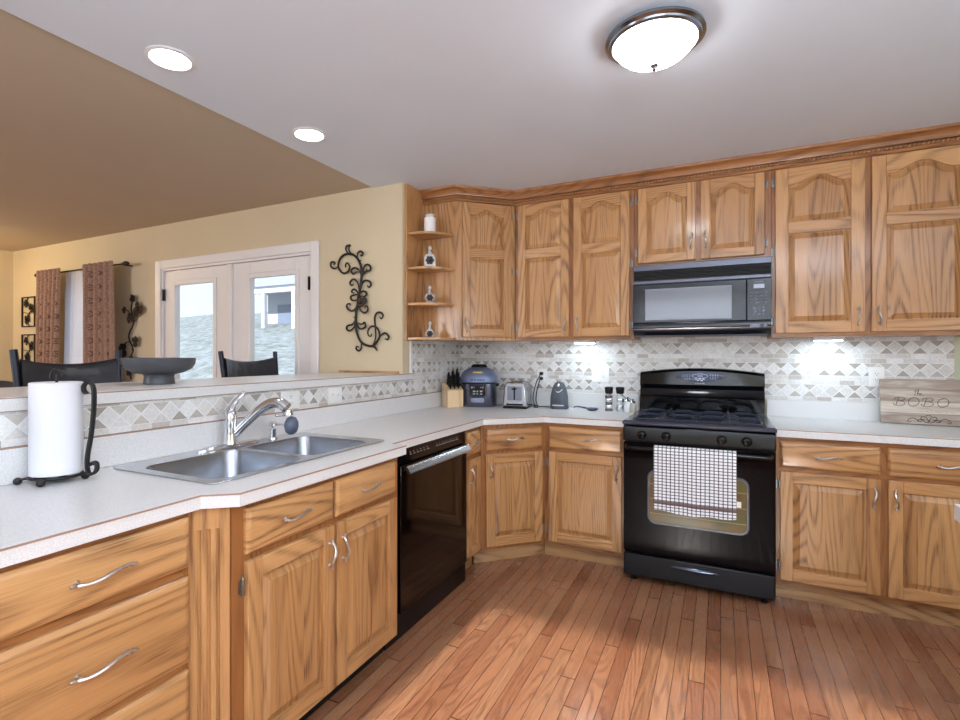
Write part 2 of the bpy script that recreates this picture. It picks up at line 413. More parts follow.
# ---------------------------------------------------------------- cabinet parts
def pull(parent, x, z, vert=True, L=.105, y=-.02, flip=1):
    m = M(); pts = []; R = []
    n = 22
    for i in range(n+1):
        s = -1+2*i/n; u = s*L/2; bulge = -.014-(.014 if vert else .009)*max(0, math.cos(s*PI/2*1.25))
        sway = flip*.006*math.sin(s*PI)
        if abs(s) > .72: bulge = -.013
        pts.append((sway, bulge, u) if vert else (u, bulge, sway))
        a = abs(s); R.append(.0028 if a > .95 else .0052 if a > .86 else .003 if a > .78 else .0058 if a > .68 else .0036+.0016*(1-a))
    m.tube(pts, R, 8)
    for s in (-.72, .72):
        c = (0, 0, s*L/2) if vert else (s*L/2, 0, 0)
        m.lathe([(.0055, -.0003), (.0035, -.004), (.0035, -.013)], c, 8, axis='y')
    return part('handle', m, PEWTER, parent, loc=(x, y, z))
def hinge(parent, x, z, y=-.012, s=1):
    m = M(); m.tube([(0, -.006, -.027), (0, -.006, -.022), (0, -.006, .022), (0, -.006, .027)], [.002, .0045, .0045, .002], 8)
    m.box((-.011, -.0035, -.020), (.011, -.001, .020)); m.ball((0, -.006, .029), .003, n=6); m.ball((0, -.006, -.029), .003, n=6)
    return part('hinge', m, HINGE, parent, loc=(x, y, z))
def arch_pts(w, zlo, A, n=22):
    out = []
    for i in range(n+1):
        t = i/n; d = min(t, 1-t); s = max(0, min(1, (d-.10)/.36)); s = s*s*(3-2*s); out.append((t*w, zlo+A*s))
    return out
def raised(m, x0, w, z0, z1, A, mat=2):
    """raised panel with optional arched head, between x0 and x0+w; z1 is the crown of the arch"""
    top = arch_pts(w, z1-A, A) if A else [(0, z1), (w, z1)]
    base = [(0, z0), (w, z0)]; out = base + [p for p in top[::-1]]
    nb = 2
    def inset(d):
        L = []
        for i, (x, z) in enumerate(out):
            xx = w/2+(x-w/2)*(w-2*d)/w
            L.append((xx, z+d if i < nb else z-d))
        return L
    def lp(d, y): return [(x0+x, y, z) for x, z in inset(d)]
    m.loft([lp(-.004, -.003), lp(-.004, -.0050), lp(.006, -.0050), lp(.030, -.0170), lp(.032, -.0185)], mat=mat)
def door(parent, x0, x1, z0, z1, arch=0.0, mid=None, hand=None, hinges=None, st=.055, hz=None, label=None):
    w, h = x1-x0, z1-z0; m = M(); T = .020
    m.box((0, -T, 0), (st, -.0005, h), 0); m.box((w-st, -T, 0), (w, -.0005, h), 0)
    m.box((st, -T, 0), (w-st, -.0005, st), 1)
    if arch:
        tp = arch_pts(w-2*st, h-st*.85-arch, arch)
        pts = [(st+x, -T, z) for x, z in tp] + [(w-st, -T, h), (st, -T, h)]
        # quads under the head so that the curved rail triangulates cleanly
        n = len(tp); A = [m.bm.verts.new((st+x, -T, z)) for x, z in tp]; B = [m.bm.verts.new((st+x, -T, h)) for x, z in tp]
        C = [m.bm.verts.new((st+x, -.0005, z)) for x, z in tp]; E_ = [m.bm.verts.new((st+x, -.0005, h)) for x, z in tp]
        for i in range(n-1):
            for q in ((A[i], A[i+1], B[i+1], B[i]), (C[i+1], C[i], E_[i], E_[i+1]), (A[i+1], A[i], C[i], C[i+1]), (B[i], B[i+1], E_[i+1], E_[i])):
                m.bm.faces.new(q).material_index = 1
        m.bm.faces.new((A[0], B[0], E_[0], C[0])).material_index = 1; m.bm.faces.new((A[-1], C[-1], E_[-1], B[-1])).material_index = 1
        ztop = h-st*.85
    else:
        m.box((st, -T, h-st), (w-st, -.0005, h), 1); ztop = h-st
    if mid: m.box((st, -T, mid-z0-.032), (w-st, -.0005, mid-z0+.032), 1)
    d = part('door', m, [OAK_V, OAK_H], parent, bevel=.0025, smooth=30, loc=(x0, 0, z0), label=label)
    p = M()
    if mid:
        raised(p, st, w-2*st, st, mid-z0-.032, 0, 0); raised(p, st, w-2*st, mid-z0+.032, ztop, arch, 0)
    else: raised(p, st, w-2*st, st, ztop, arch, 0)
    part('panel', p, OAK_P, d, smooth=20)
    if hand is not None:
        pull(d, (st*.5 if hand == 'l' else w-st*.5), (hz if hz is not None else h-.10), flip=(-1 if hand == 'l' else 1))
    if hinges:
        for z in (.07, h-.07) if h < .9 else (.07, h/2, h-.07): hinge(d, (-.008 if hinges == 'l' else w+.008), z, y=-.001)
    return d
def drawer(parent, x0, x1, z0, z1, L=.12, hx=None, e=.012):
    w, h = x1-x0, z1-z0; m = M()
    def lp(d, y): return [(d, y, d), (w-d, y, d), (w-d, y, h-d), (d, y, h-d)]
    m.loft([lp(0, -.0005), lp(0, -.010), lp(e*.25, -.0135), lp(e, -.0195), lp(e+.002, -.020)])
    d = part('drawer', m, OAK_HB, parent, smooth=25, loc=(x0, 0, z0))
    pull(d, (hx-x0 if hx else w/2), h/2, vert=False, L=L)
    return d
def carcass(parent, w, dep, z0, z1, toe=True, rails=((.1, .122), (.690, .712), (.848, .873)), ta=0, tb=0):
    m = M(); m.box((0, 0, z0), (w, dep, z1), 0)
    for u, v in rails: m.box((.016, -.0004, u), (w-.016, .0, v), 1)
    part('carcass', m, [OAK_F, OAK_FH], parent)
    if toe:
        m = M(); m.box((ta, .062, 0), (w+tb, .078, z0-.0005)); part('toe_board', m, OAK_TOE, parent)

CT = .873   # underside of counter edge
# base cabinets on the stove wall: face at Y = 3.17
YF = 3.17
c = thing('base_cabinet', 'oak base cabinet with one drawer and one door, beside the stove\'s dishwasher side', 'cabinet', (-1.006, YF, 0))
carcass(c, .495, .58, .10, CT, ta=-.024); drawer(c, .028, .478, .712, .848, hx=.30); door(c, .028, .478, .122, .690, hand='r', hinges='l', hz=.47)
c['label'] = 'oak base cabinet between the angled corner cabinet and the stove'
c = thing('base_cabinet', 'wide oak base cabinet with two doors and two drawers under the engraved board', 'cabinet', (.262, YF, 0))
carcass(c, .94, .58, .10, CT)
drawer(c, .018, .438, .712, .848); drawer(c, .468, .90, .712, .848, hx=.705)
door(c, .018, .438, .122, .690, hand='r', hinges='l', hz=.48); door(c, .468, .90, .122, .690, hand='l', hz=.48)
# angled corner base
c = thing('corner_cabinet', 'angled oak corner base cabinet with a drawer above one door', 'cabinet', (-1.316, 2.860, 0), PI/4)
m = M(); k = .4384
m.prism([(.0, .0, .10), (k, .0, .10), (k+.14, .16, .10), (k/2, .58, .10), (-.14, .16, .10)], (0, 0, CT-.10)); part('carcass', m, OAK_F, c)
m = M(); m.box((-.024, .062, 0), (k+.024, .078, .0995)); part('toe_board', m, OAK_TOE, c)
drawer(c, .028, k-.028, .712, .848); door(c, .028, k-.028, .122, .690, hand='l', hinges='r', hz=.47)
# narrow one between dishwasher and corner : face X = -1.31
XF = -1.322
c = thing('base_cabinet', 'narrow oak base cabinet between dishwasher and angled corner cabinet', 'cabinet', (XF, 2.655, 0), PI/2)
carcass(c, .198, .58, .10, CT, tb=.020); drawer(c, .012, .178, .712, .848, L=.09); door(c, .012, .178, .122, .690, hand='l', hz=.47, st=.045)
# sink cabinet (stands proud)
XS = -1.250
c = thing('sink_cabinet', 'oak sink cabinet with two doors, two drawer fronts and a fluted corner post', 'cabinet', (XS, 1.012, 0), PI/2)
m = M(); m.box((0, 0, .095), (.838, .018, CT)); m.box((0, .019, .095), (.018, .65, CT)); m.box((.835, .019, .095), (.838, .65, CT)); m.box((.019, .019, .095), (.834, .65, .113)); part('carcass', m, OAK_F, c)
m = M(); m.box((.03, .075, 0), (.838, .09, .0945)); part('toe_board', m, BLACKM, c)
drawer(c, .040, .414, .718, .852, hx=.228, L=.125); drawer(c, .430, .806, .718, .852, hx=.617, L=.125)
door(c, .040, .414, .112, .697, hand='r', hinges='l', hz=.49); door(c, .430, .806, .112, .697, hand='l', hinges='r', hz=.49)
# 45 degree fluted post, local frame of the cabinet: from (0,0) back to (-.075,.075)
m = M(); a = Vector((-.004, .004, 0)); dirv = Vector((-.7071, .7071, 0)); nv = Vector((-.7071, -.7071, 0)); Lp = .108
def pf(s, d, z): p = a+dirv*s+nv*d; return (p.x, p.y, z)
segs = [(0, 0)]
for fc in (.030, .054, .078):
    for t in (-.0055, -.003, 0, .003, .0055): segs.append((fc+t, -(.0075*math.cos(t/.0055*PI/2))))
segs.append((Lp, 0))
zt = .81
for (s0, d0), (s1, d1) in zip(segs, segs[1:]):
    m.face([pf(s0, d0, 0.0), pf(s1, d1, 0.0), pf(s1, d1, zt), pf(s0, d0, zt)])
tops = [(0, 0)]+[(x, 0) for x in (.0245, .0355, .0485, .0595, .0725, .0835)]+[(Lp, 0)]
m.face([pf(0, 0, zt), pf(Lp, 0, zt), pf(Lp, 0, CT), pf(0, 0, CT)])
for fc in (.030, .054, .078):
    for i in range(4):
        t0, t1 = (-.0055, -.003, 0, .003, .0055)[i:i+2]
        m.face([pf(fc+t0, 0, zt), pf(fc+t1, 0, zt), pf(fc+t1, -(.0075*math.cos(t1/.0055*PI/2)), zt), pf(fc+t0, -(.0075*math.cos(t0/.0055*PI/2)), zt)])
m.face([pf(0, 0, 0), pf(0, 0, CT), pf(0, -.06, CT), pf(0, -.06, 0)]); m.face([pf(Lp, 0, 0), pf(Lp, 0, CT), pf(Lp, -.06, CT), pf(Lp, -.06, 0)])
part('fluted_post', m, OAK_V, c, smooth=60)
# drawer bank
c = thing('drawer_cabinet', 'oak three-drawer base cabinet beneath the paper towel holder', 'cabinet', (XF, .03, 0), PI/2)
carcass(c, .898, .60, .10, CT, rails=((.1, .125), (.435, .455), (.694, .718), (.856, .873)))
drawer(c, .03, .893, .718, .856, hx=.668, L=.148, e=.016); drawer(c, .03, .893, .455, .694, hx=.668, L=.148, e=.016); drawer(c, .03, .893, .125, .435, hx=.668, L=.148, e=.016)

# ---------------------------------------------------------------- upper cabinets: face Y = 3.45+.02
YU = 3.46; ZU0, ZU1 = 1.405, 2.40
def upper(label, x0, x1, z0): 
    c = thing('wall_cabinet', label, 'cabinet', (x0, YU, z0)); m = M(); m.box((0, 0, 0), (x1-x0, YB-YU-.001, ZU1-z0), 0); m.box((.016, -.0004, 0), (x1-x0-.016, 0, .022), 1); m.box((.016, -.0004, 2.366-z0), (x1-x0-.016, 0, 2.4-z0), 1); part('carcass', m, [OAK_F, OAK_FH], c); return c
c = upper('tall oak wall cabinet with two arched doors between corner cabinet and microwave', -1.318, -.502, ZU0)
door(c, .024, .392, .022, .962, arch=.040, mid=.02+.59, hand='r', hinges='l', hz=.085); door(c, .424, .790, .022, .962, arch=.040, mid=.02+.59, hand='l', hinges='r', hz=.085)
c = upper('short oak wall cabinet with two arched doors above the microwave', -.500, .262, 1.868)
door(c, .026, .364, .020, .498, arch=.042, hand='r', hinges='l', hz=.115, st=.05); door(c, .392, .728, .020, .498, arch=.042, hand='l', hinges='r', hz=.115, st=.05)
c = upper('wide oak wall cabinet with two arched doors beyond the microwave, over the engraved board', .264, 1.200, ZU0)
door(c, .018, .434, .022, .962, arch=.048, mid=.02+.60, hand='r', hinges='l', hz=.085, st=.062); door(c, .462, .892, .022, .962, arch=.048, mid=.02+.60, hand='l', hz=.085, st=.062)
# diagonal wall cabinet
p0 = (-1.643, 3.160)
c = thing('corner_wall_cabinet', 'angled oak wall cabinet with one arched door beside the open corner shelves', 'cabinet', (p0[0], p0[1], ZU0), PI/4)
k = .4455; m = M(); R2 = math.sqrt(.5)
def toL(X, Y): dx, dy = X-p0[0], Y-p0[1]; return ((dx+dy)*R2, (-dx+dy)*R2, 0)
m.prism([toL(p0[0], p0[1]), toL(-1.328, 3.475), toL(-1.322, YB-.001), toL(XW+.001, YB-.001), toL(XW+.001, p0[1])], (0, 0, ZU1-ZU0)); part('carcass', m, OAK_V, c)
door(c, .040, .405, .022, .962, arch=.040, mid=.02+.59, hand='l', hinges='r', hz=.085)
# open corner shelves
c = thing('corner_shelf', 'open quarter-round oak shelves ending the wall cabinets by the tan wall', 'shelf', (XW, 3.159, 0))
m = M(); m.box((.001, -.215, ZU0-.005), (.018, -.001, 2.47)); part('back_panel', m, OAK_V, c)
for z in (1.405, 1.640, 1.885, 2.122):
    m = M(); pts = [(.0185, -.001, z)]+[(.0185+.25*math.sin(t*PI/2/10), -.001-.20*math.cos(t*PI/2/10)**.8 if t < 10 else -.001, z) for t in range(11)]
    pts = [(.0185, -.001, z), (.0185, -.205, z)]+[(.0185+.10*i/4, -.205+.0*i, z) for i in range(1, 3)]+[(.0185+.05+.20*math.sin(i*PI/16), -.001-.204*math.cos(i*PI/16), z) for i in range(1, 8)]+[(.2685, -.001, z)]
    m.prism(pts, (0, 0, .017)); part('shelf_board', m, OAK_H, c, bevel=.003)
# crown moulding with rope bead
c = thing('crown_molding', 'oak crown molding with a rope bead topping the wall cabinets', 'molding', (0, 0, 0))
path = [(XW+.019, 3.158), (-1.6436, 3.158), (-1.329, 3.4585), (1.20, 3.4585)]
m = M(); m.sweep([(0, 2.372), (.010, 2.372), (.014, 2.378), (.014, 2.388), (.003, 2.391), (.003, 2.411), (.018, 2.414), (.022, 2.430), (.034, 2.446), (.050, 2.455), (.052, 2.4695), (0, 2.4695)], path)
part('molding', m, OAK_FH, c, smooth=30)
m = M()
for (ax, ay), (bx_, by_) in zip(path, path[1:]):
    d = Vector((bx_-ax, by_-ay, 0)); L = d.length; d.normalize(); nrm = Vector((d.y, -d.x, 0)); n = int(L/.019)
    for i in range(n):
        p = Vector((ax, ay, 2.401))+d*(L*(i+.5)/n)+nrm*.011; q = d*.0075+Vector((0, 0, .0065))
        m.tube([p-q, p-q*.5, p, p+q*.5, p+q], [.002, .0055, .0068, .0055, .002], 6)
part('rope_bead', m, OAK_R, c, smooth=80)

# ---------------------------------------------------------------- countertop with sink opening
def plate(m, outer, holes, z0, z1, mat=0):
    bm = m.bm; edges = []; loops = []
    for L in [outer]+holes:
        vs = [bm.verts.new((x, y, z1)) for x, y in L]; loops.append(vs)
        for i in range(len(vs)): edges.append(bm.edges.new((vs[i], vs[(i+1) % len(vs)])))
    r = bmesh.ops.triangle_fill(bm, use_beauty=True, use_dissolve=False, edges=edges)
    top = [f for f in r['geom'] if isinstance(f, bmesh.types.BMFace)]
    low = {v: bm.verts.new((v.co.x, v.co.y, z0)) for L in loops for v in L}
    for f in top:
        f.material_index = mat; bm.faces.new([low[v] for v in reversed(f.verts)]).material_index = mat
    for L in loops:
        for i in range(len(L)):
            a, b = L[i], L[(i+1) % len(L)]; bm.faces.new((a, b, low[b], low[a])).material_index = mat
ZC = .914
XCF, XSF, YCF = -1.292, -1.212, 3.133
outer = [(XW+.0008, -.6), (XCF, -.6), (XCF, .945), (XSF, 1.008), (XSF, 1.862), (XCF, 1.862), (XCF, 2.842), (-1.003, YCF), (-.509, YCF), (-.509, YB-.0008), (XW+.0008, YB-.0008)]
sk = (-1.868, -1.344, 1.018, 1.915)    # sink rim
def rr(x0, x1, y0, y1, r, n=5):
    out = []
    for cx, cy, a in ((x1-r, y1-r, 0), (x0+r, y1-r, 1), (x0+r, y0+r, 2), (x1-r, y0+r, 3)):
        for i in range(n+1):
            t = (a+i/n)*PI/2; out.append((cx+r*math.cos(t), cy+r*math.sin(t)))
    return out
ct = thing('countertop', 'speckled white laminate countertop running from the sink round the corner to the stove', 'countertop')
m = M(); plate(m, outer, [rr(sk[0]+.014, sk[1]-.014, sk[2]+.014, sk[3]-.014, .04)], CT+.001, ZC); part('slab', m, LAM, ct, smooth=0)
edge = outer[1:9]
m = M(); m.sweep([(-.0005, ZC-.006), (.0012, ZC-.006), (.0012, ZC-.0012), (-.0005, ZC-.0012)], edge)
part('edge_seam', m, SEAM, ct, smooth=0)
m = M(); m.box((XW+.0105, -.6, ZC+.0005), (XW+.029, YB-.0205, CURB)); m.box((XW+.0105, YB-.020, ZC+.0005), (-.512, YB-.0095, CURB)); part('backsplash_curb', m, LAM, ct, bevel=.0015)
m = M(); m.box((XW+.0085, -.6, CURB-.0015), (XW+.0300, YB-.022, CURB+.002)); part('curb_seam', m, SEAM, ct, smooth=0)
c2 = thing('countertop', 'short white laminate countertop under the engraved board beside the stove', 'countertop')
m = M(); m.box((.262, YCF, CT+.001), (1.205, YB-.0008, ZC)); part('slab', m, LAM, c2, smooth=0)
m = M(); m.box((.262, YCF-.0012, ZC-.005), (1.205, YCF+.0003, ZC-.0012)); part('edge_seam', m, SEAM, c2, smooth=0)
m = M(); m.box((.262, YB-.020, ZC+.0005), (1.160, YB-.0095, CURB)); part('backsplash_curb', m, LAM, c2, bevel=.0015)
# island corner
c3 = thing('kitchen_island', 'island with white laminate top, only its corner showing', 'island', (.545, 1.768, 0), math.radians(0))
m = M(); m.box((0, -1.1, .874), (1.3, 0, .914)); part('island_top', m, LAM, c3)
m = M(); m.box((.11, -1.06, .0), (1.27, -.10, .8735)); part('island_body', m, OAK_V, c3)

# bar ledge on the half wall
b = thing('bar_counter', 'raised white laminate bar ledge along the half wall behind the sink', 'bar counter')
m = M(); m.box((-2.50, -.6, 1.133), (XW+.018, YD-.0005, 1.175)); m.box((XW-.0, YD-.0005, 1.133), (XW+.018, 3.033, 1.175)); bmesh.ops.remove_doubles(m.bm, verts=m.bm.verts[:], dist=1e-5)
part('ledge', m, LAM, b, smooth=0)
m = M(); m.box((XW+.018, -.6, 1.170), (XW+.0192, 3.033, 1.1738)); m.box((XW+.0085, -.6, 1.1305), (XW+.0160, 3.033, 1.1325)); part('edge_seam', m, SEAM, b, smooth=0)
m = M(); m.box((-2.47, YD-.020, 1.1755), (-1.955, YD-.0008, 1.190)); struct('trim_4', m, OAK_H, bevel=.003)
# ---------------------------------------------------------------- dishwasher
c = thing('dishwasher', 'black dishwasher with a steel bar handle between sink and narrow cabinet', 'dishwasher', (-1.284, 1.930, 0), PI/2)
DWM = simple('black_gloss_panel', (14, 7, 7), 0.06, Specular_IOR_Level=0.4)
m = M(); m.box((-.070, .036, .0), (.720, .60, CT)); part('body', m, BLACKM, c)
m = M(); m.box((0, 0, .135), (.668, .035, .800)); part('door', m, DWM, c, bevel=.004)
m = M(); m.prism([(0, .012, .806), (0, .035, .806), (0, .035, .868), (0, .020, .868)], (.668, 0, 0)); cp = part('control_panel', m, BLACK, c, bevel=.002)
m = M(); rg = random.Random(3)
for i in range(16):
    x = .10+i*.031
    if i in (6, 7): continue
    y = lambda z: .012+(z-.806)/.062*.008-.0006
    for dz, w in ((.030, rg.uniform(.010, .022)), (.040, rg.uniform(.004, .010))):
        m.box((x, y(.806+dz), .806+dz), (x+w, y(.806+dz)+.0008, .806+dz+.003))
part('button_lettering', m, GREYTXT, cp, smooth=0)
m = M(); m.loft([[(x, -.036, .764), (x, -.041, .768), (x, -.040, .774), (x, -.020, .799), (x, -.014, .799), (x, -.014, .790), (x, -.028, .764)] for x in (.016, .652)])
for x in (.04, .60): m.box((x, -.030, .772), (x+.03, -.0003, .786))
part('handle', m, STEEL, c, smooth=40)
m = M(); m.box((0, .075, .0), (.668, .085, .13)); 

# ---------------------------------------------------------------- gas range
rx0, rw = -.503, .757
g = thing('gas_range', 'black freestanding gas range with backguard and glass oven door', 'stove', (rx0, 3.06, 0))
m = M(); m.box((.004, .032, .03), (rw-.004, .69, .900)); part('body', m, BLACKM, g, bevel=.003)
for x, y in ((.05, .06), (rw-.05, .06), (.05, .62), (rw-.05, .62)):
    m = M(); m.lathe([(.018, 0), (.018, .008), (.010, .010), (.010, .0295)], (x, y, 0), 12); part('foot', m, BLACKM, g)
m = M(); m.box((.001, -.004, .040), (rw-.001, .030, .166)); dw = part('storage_drawer', m, BLACKM, g, bevel=.008, seg=3)
m = M(); n = 20; L = []
for i in range(n+1):
    s = -1+2*i/n; x = .376+.125*s; hh = .0005+.017*(1-s*s)**.8; bu = .001+.015*(1-s*s)
    L.append([(x, -.0045, .126+hh), (x, -.0045-bu*.7, .126+hh*.75), (x, -.0045-bu, .126+hh*.1), (x, -.0045-bu*.5, .126-hh*.6), (x, -.0045, .126-hh)])
m.loft(L); part('handle', m, simple('grey_gloss_handle', (96, 102, 116), .15, .8), dw, smooth=50)
OV = simple('oven_door_glass', (16, 9, 10), 0.06, Specular_IOR_Level=0.04)
m = M(); m.box((.001, -.004, .180), (rw-.001, .030, .802)); od = part('oven_door', m, OV, g, bevel=.006, seg=3)
def rrxz(x0, x1, z0, z1, r, y, n=5, taper=0.0):
    out = []
    for cx, cz, a in ((x1-r, z1-r, 0), (x0+r, z1-r, 1), (x0+r, z0+r, 2), (x1-r, z0+r, 3)):
        for i in range(n+1):
            t = (a+i/n)*PI/2; out.append((cx+r*math.cos(t), y, cz+r*math.sin(t)))
    return out
m = M(); a = rrxz(.132, .638, .352, .655, .045, -.0045); b_ = rrxz(.142, .628, .362, .645, .038, -.0062); b2 = rrxz(.146, .624, .366, .641, .036, -.0050)
m.loft([a, b_, b2], False, False); part('window_surround', m, simple('grey_oven_print', (62, 58, 62), .3), od, smooth=40)
WIN = NT('oven_window'); x, y, z = WIN.xyz(WIN.obj()); nf = WIN.noise(WIN.obj(), 5, 2)
racks = WIN.math('LESS_THAN', WIN.math('FRACT', WIN.math('DIVIDE', z, .082)), .045)
WIN.set(Base_Color=WIN.mix(WIN.math('MULTIPLY', racks, .5), WIN.mix(WIN.map(nf, .35, .65), s2l((88, 88, 42)), s2l((116, 84, 42))), s2l((190, 176, 110))), Roughness=.12); WIN.b.inputs['Specular IOR Level'].default_value = .12
m = M(); m.loft([rrxz(.146, .624, .366, .641, .036, -.0043), rrxz(.146, .624, .366, .641, .036, -.0049)]); part('window_glass', m, WIN.m, od, smooth=0)
m = M(); pts = [(.03+.697*i/16, -.046-.012*math.sin(PI*i/16), .776+.006*math.sin(PI*i/16)) for i in range(17)]
m.tube([(.028, -.005, .782), (.028, -.030, .780)]+pts+[(rw-.028, -.030, .780), (rw-.028, -.005, .782)], [.017, .016]+[.0145]*17+[.016, .017], 10, flat=1.0)
part('handle', m, BLACK, od, smooth=60)
m = M(); m.prism([(0, -.010, .812), (0, .030, .812), (0, .030, .902), (0, .010, .902), (0, -.004, .893)], (rw, 0, 0)); cp = part('control_panel', m, BLACK, g, bevel=.004)
for kx in (.103, .232, .508, .625):
    m = M(); cy = -.006; m.lathe([(.026, .003), (.026, -.002), (.021, -.006), (.018, -.020), (.012, -.022)], (0, 0, 0), 20, axis='y'); m.box((-.004, -.030, -.019), (.004, -.018, .019))
    k_ = part('knob', m, BLACK, cp, loc=(kx, cy, .848), bevel=.001)
    m = M()
    for i in range(9):
        t = PI*(.15+i*.7/8*1.9) ; m.box((.031*math.cos(t)-.0015, -.0012+.003, .031*math.sin(t)-.0015), (.031*math.cos(t)+.0015, .0022, .031*math.sin(t)+.0015))
    part('knob_mark', m, GREYTXT, k_, smooth=0)
# cooktop
CTM = simple('cooktop_enamel', (50, 56, 74), 0.16, .0, Specular_IOR_Level=0.9)
m = M(); y0, y1 = -.008, .625
def rect(x0, x1, ya, yb, z): return [(x0, ya, z), (x1, ya, z), (x1, yb, z), (x0, yb, z)]
m.loft([rect(.0, rw, y0, y1, .9025), rect(-.004, rw+.004, y0-.004, y1, .908), rect(-.004, rw+.004, y0-.004, y1, .921), rect(.006, rw-.006, y0+.006, y1, .928), rect(.040, rw-.040, y0+.05, y1-.02, .926), rect(.055, rw-.055, y0+.065, y1-.035, .916)])
ck = part('cooktop', m, CTM, g, smooth=25)
for bx_ in (.20, .555):
    for by in (.19, .47):
        m = M(); m.lathe([(.052, .9165), (.050, .922), (.042, .926), (.040, .929), (.033, .933), (.005, .935)], (bx_, by, 0), 24); part('burner', m, IRON, ck, smooth=40)
for gx in (.055, .385):
    m = M(); gw = .317; ya, yb = .070, .595; zt = .950; r = .0064
    cor = [(gx, ya), (gx+gw, ya), (gx+gw, yb), (gx, yb)]
    m.tube([(gx+.01, ya, .930), (gx+gw-.01, ya, .930)], r, 6); m.tube([(gx+.01, yb, .930), (gx+gw-.01, yb, .930)], r, 6)
    m.tube([(gx, ya+.01, .930), (gx, yb-.01, .930)], r, 6); m.tube([(gx+gw, ya+.01, .930), (gx+gw, yb-.01, .930)], r, 6)
    for x, y in cor: m.tube([(x+(.006 if x == gx else -.006), y+(.006 if y == ya else -.006), .919), (x+(.006 if x == gx else -.006), y+(.006 if y == ya else -.006), .934)], .008, 6)
    m.tube([(gx, (ya+yb)/2, .932), (gx+gw, (ya+yb)/2, .932)], r, 6)
    for cy in (.19, .47):
        cx = gx+gw/2
        for q in range(4):
            dx, dy = [(1, 0), (0, 1), (-1, 0), (0, -1)][q]
            ex = cx+dx*gw/2 if dx else cx; ey = (ya if cy < .3 else (ya+yb)/2) if dy < 0 else ((ya+yb)/2 if cy < .3 else yb) if dy > 0 else cy
            m.tube([(ex, ey, .932), (ex+(cx-ex)*.25, ey+(cy-ey)*.25, zt), (cx+(ex-cx)*.22, cy+(ey-cy)*.22, zt)], [.006, .0068, .0055], 6)
    part('grate', m, IRON, ck, smooth=50)
# backguard
m = M(); n = 16; L = []
for i in range(n+1):
    s = i/n; x = .008+.741*s; zt = 1.186+.030*math.sin(PI*s)**.9; ba = .010*math.sin(PI*s)
    L.append([(x, .628, .9285), (x, .626-ba, 1.020), (x, .640-ba, 1.040), (x, .650-ba, 1.075), (x, .632-ba, 1.105), (x, .640-ba, zt-.02), (x, .652-ba, zt-.004), (x, .675, zt), (x, .695, zt-.01), (x, .695, .9285)])
m.loft(L); bgd = part('backguard', m, BLACK, g, smooth=25)
DSP = simple('clock_panel', (58, 72, 104), .2)
m = M(); n = 28; cx, cz = .382, 1.158
def lens(k, y): return [(cx+.137*k*math.cos(2*PI*i/n)*1.0, y, cz+.034*k*math.sin(2*PI*i/n)*(1-.35*abs(math.cos(2*PI*i/n)))) for i in range(n)]
m.loft([lens(1.06, .6275), lens(1.04, .6225), lens(1.0, .6220)]); dp = part('clock_display', m, [DSP], bgd, smooth=30)
m = M()
m.tube([(cx+.048*math.cos(t)-.0, .6210, cz+.006+.013*math.sin(t)) for t in [2*PI*i/24 for i in range(25)]], .0016, 4)
for i, x in enumerate((-.030, -.008, .014)): m.box((cx+x, .6205, cz-.016), (cx+x+.014, .6215, cz-.009))
for x in (-.018, .004): m.box((cx+x, .6205, cz-.026), (cx+x+.012, .6215, cz-.020))
for sx in (-1, 1):
    for i in range(4):
        for j in range(2+(i < 3)): m.box((cx+sx*(.062+.014*i)-.003, .6205, cz+.010-.011*j-.0), (cx+sx*(.062+.014*i)+.003, .6215, cz+.013-.011*j))
for i, w in enumerate((.007, .009, .007)): m.box((cx-.014+i*.011, .6205, cz+.002), (cx-.014+i*.011+w, .6215, cz+.009))
part('display_markings', m, simple('pale_blue_print', (196, 212, 236), .4), dp, smooth=0)
m = M()
for i in range(6): m.box((cx-.028+i*.0095, .6205, 1.113), (cx-.028+i*.0095+.0065, .6225, 1.121))
part('maker_badge', m, GREYTXT, bgd, smooth=0)

# towel over the oven handle
T = NT('checked_towel'); x, y, z = T.xyz(T.obj())
gx = T.math('LESS_THAN', T.math('FRACT', T.math('DIVIDE', x, .0212)), .24); gz = T.math('LESS_THAN', T.math('FRACT', T.math('DIVIDE', z, .0168)), .26)
gr = T.math('MAXIMUM', gx, gz); band = T.math('MULTIPLY', T.math('GREATER_THAN', z, .030), T.math('LESS_THAN', z, .050))
cc = T.mix(T.math('MULTIPLY', gr, .86), s2l((240, 240, 244)), s2l((52, 50, 62))); cc = T.mix(T.math('MULTIPLY', gx, gz), cc, s2l((26, 24, 32))); cc = T.mix(T.math('MULTIPLY', band, .9), cc, s2l((92, 62, 58)))
T.set(Base_Color=cc, Roughness=.9)
tx0, tw_ = -.330, .402; zb = .452
tw = M(); L = []; nx = 40
prof = [(3.006, zb+.13), (3.012, zb+.25), (3.0175, .772)] # behind the handle
rows = []
for i in range(nx+1):
    x = tw_*i/nx; wv = .005*math.sin(x*21)+.0035*math.sin(x*47+1)
    bot = .012*math.sin(PI*x/tw_*.9+.2)*-1 + .004*math.sin(x*30)
    col = []
    for k in range(6): col.append((x, .0535, .20+(.120*k/5)))                      # back flap
    for k in range(1, 8):
        t = PI*k/8; col.append((x, .0295+.024*math.cos(t)*1.0, .323+.022*math.sin(t)))
    for k in range(16):
        u = k/15; col.append((x, .0055-.004*u+wv*min(1, u*2.0)*.9, .323-(.323-bot)*u))
    rows.append(col)
g_ = [[tw.bm.verts.new(p) for p in r] for r in rows]
for i in range(nx):
    for k in range(len(rows[0])-1): tw.bm.faces.new((g_[i][k], g_[i+1][k], g_[i+1][k+1], g_[i][k+1]))
o = part('dish_towel', tw, T.m, None, smooth=60, loc=(tx0, 2.971, zb+.006))
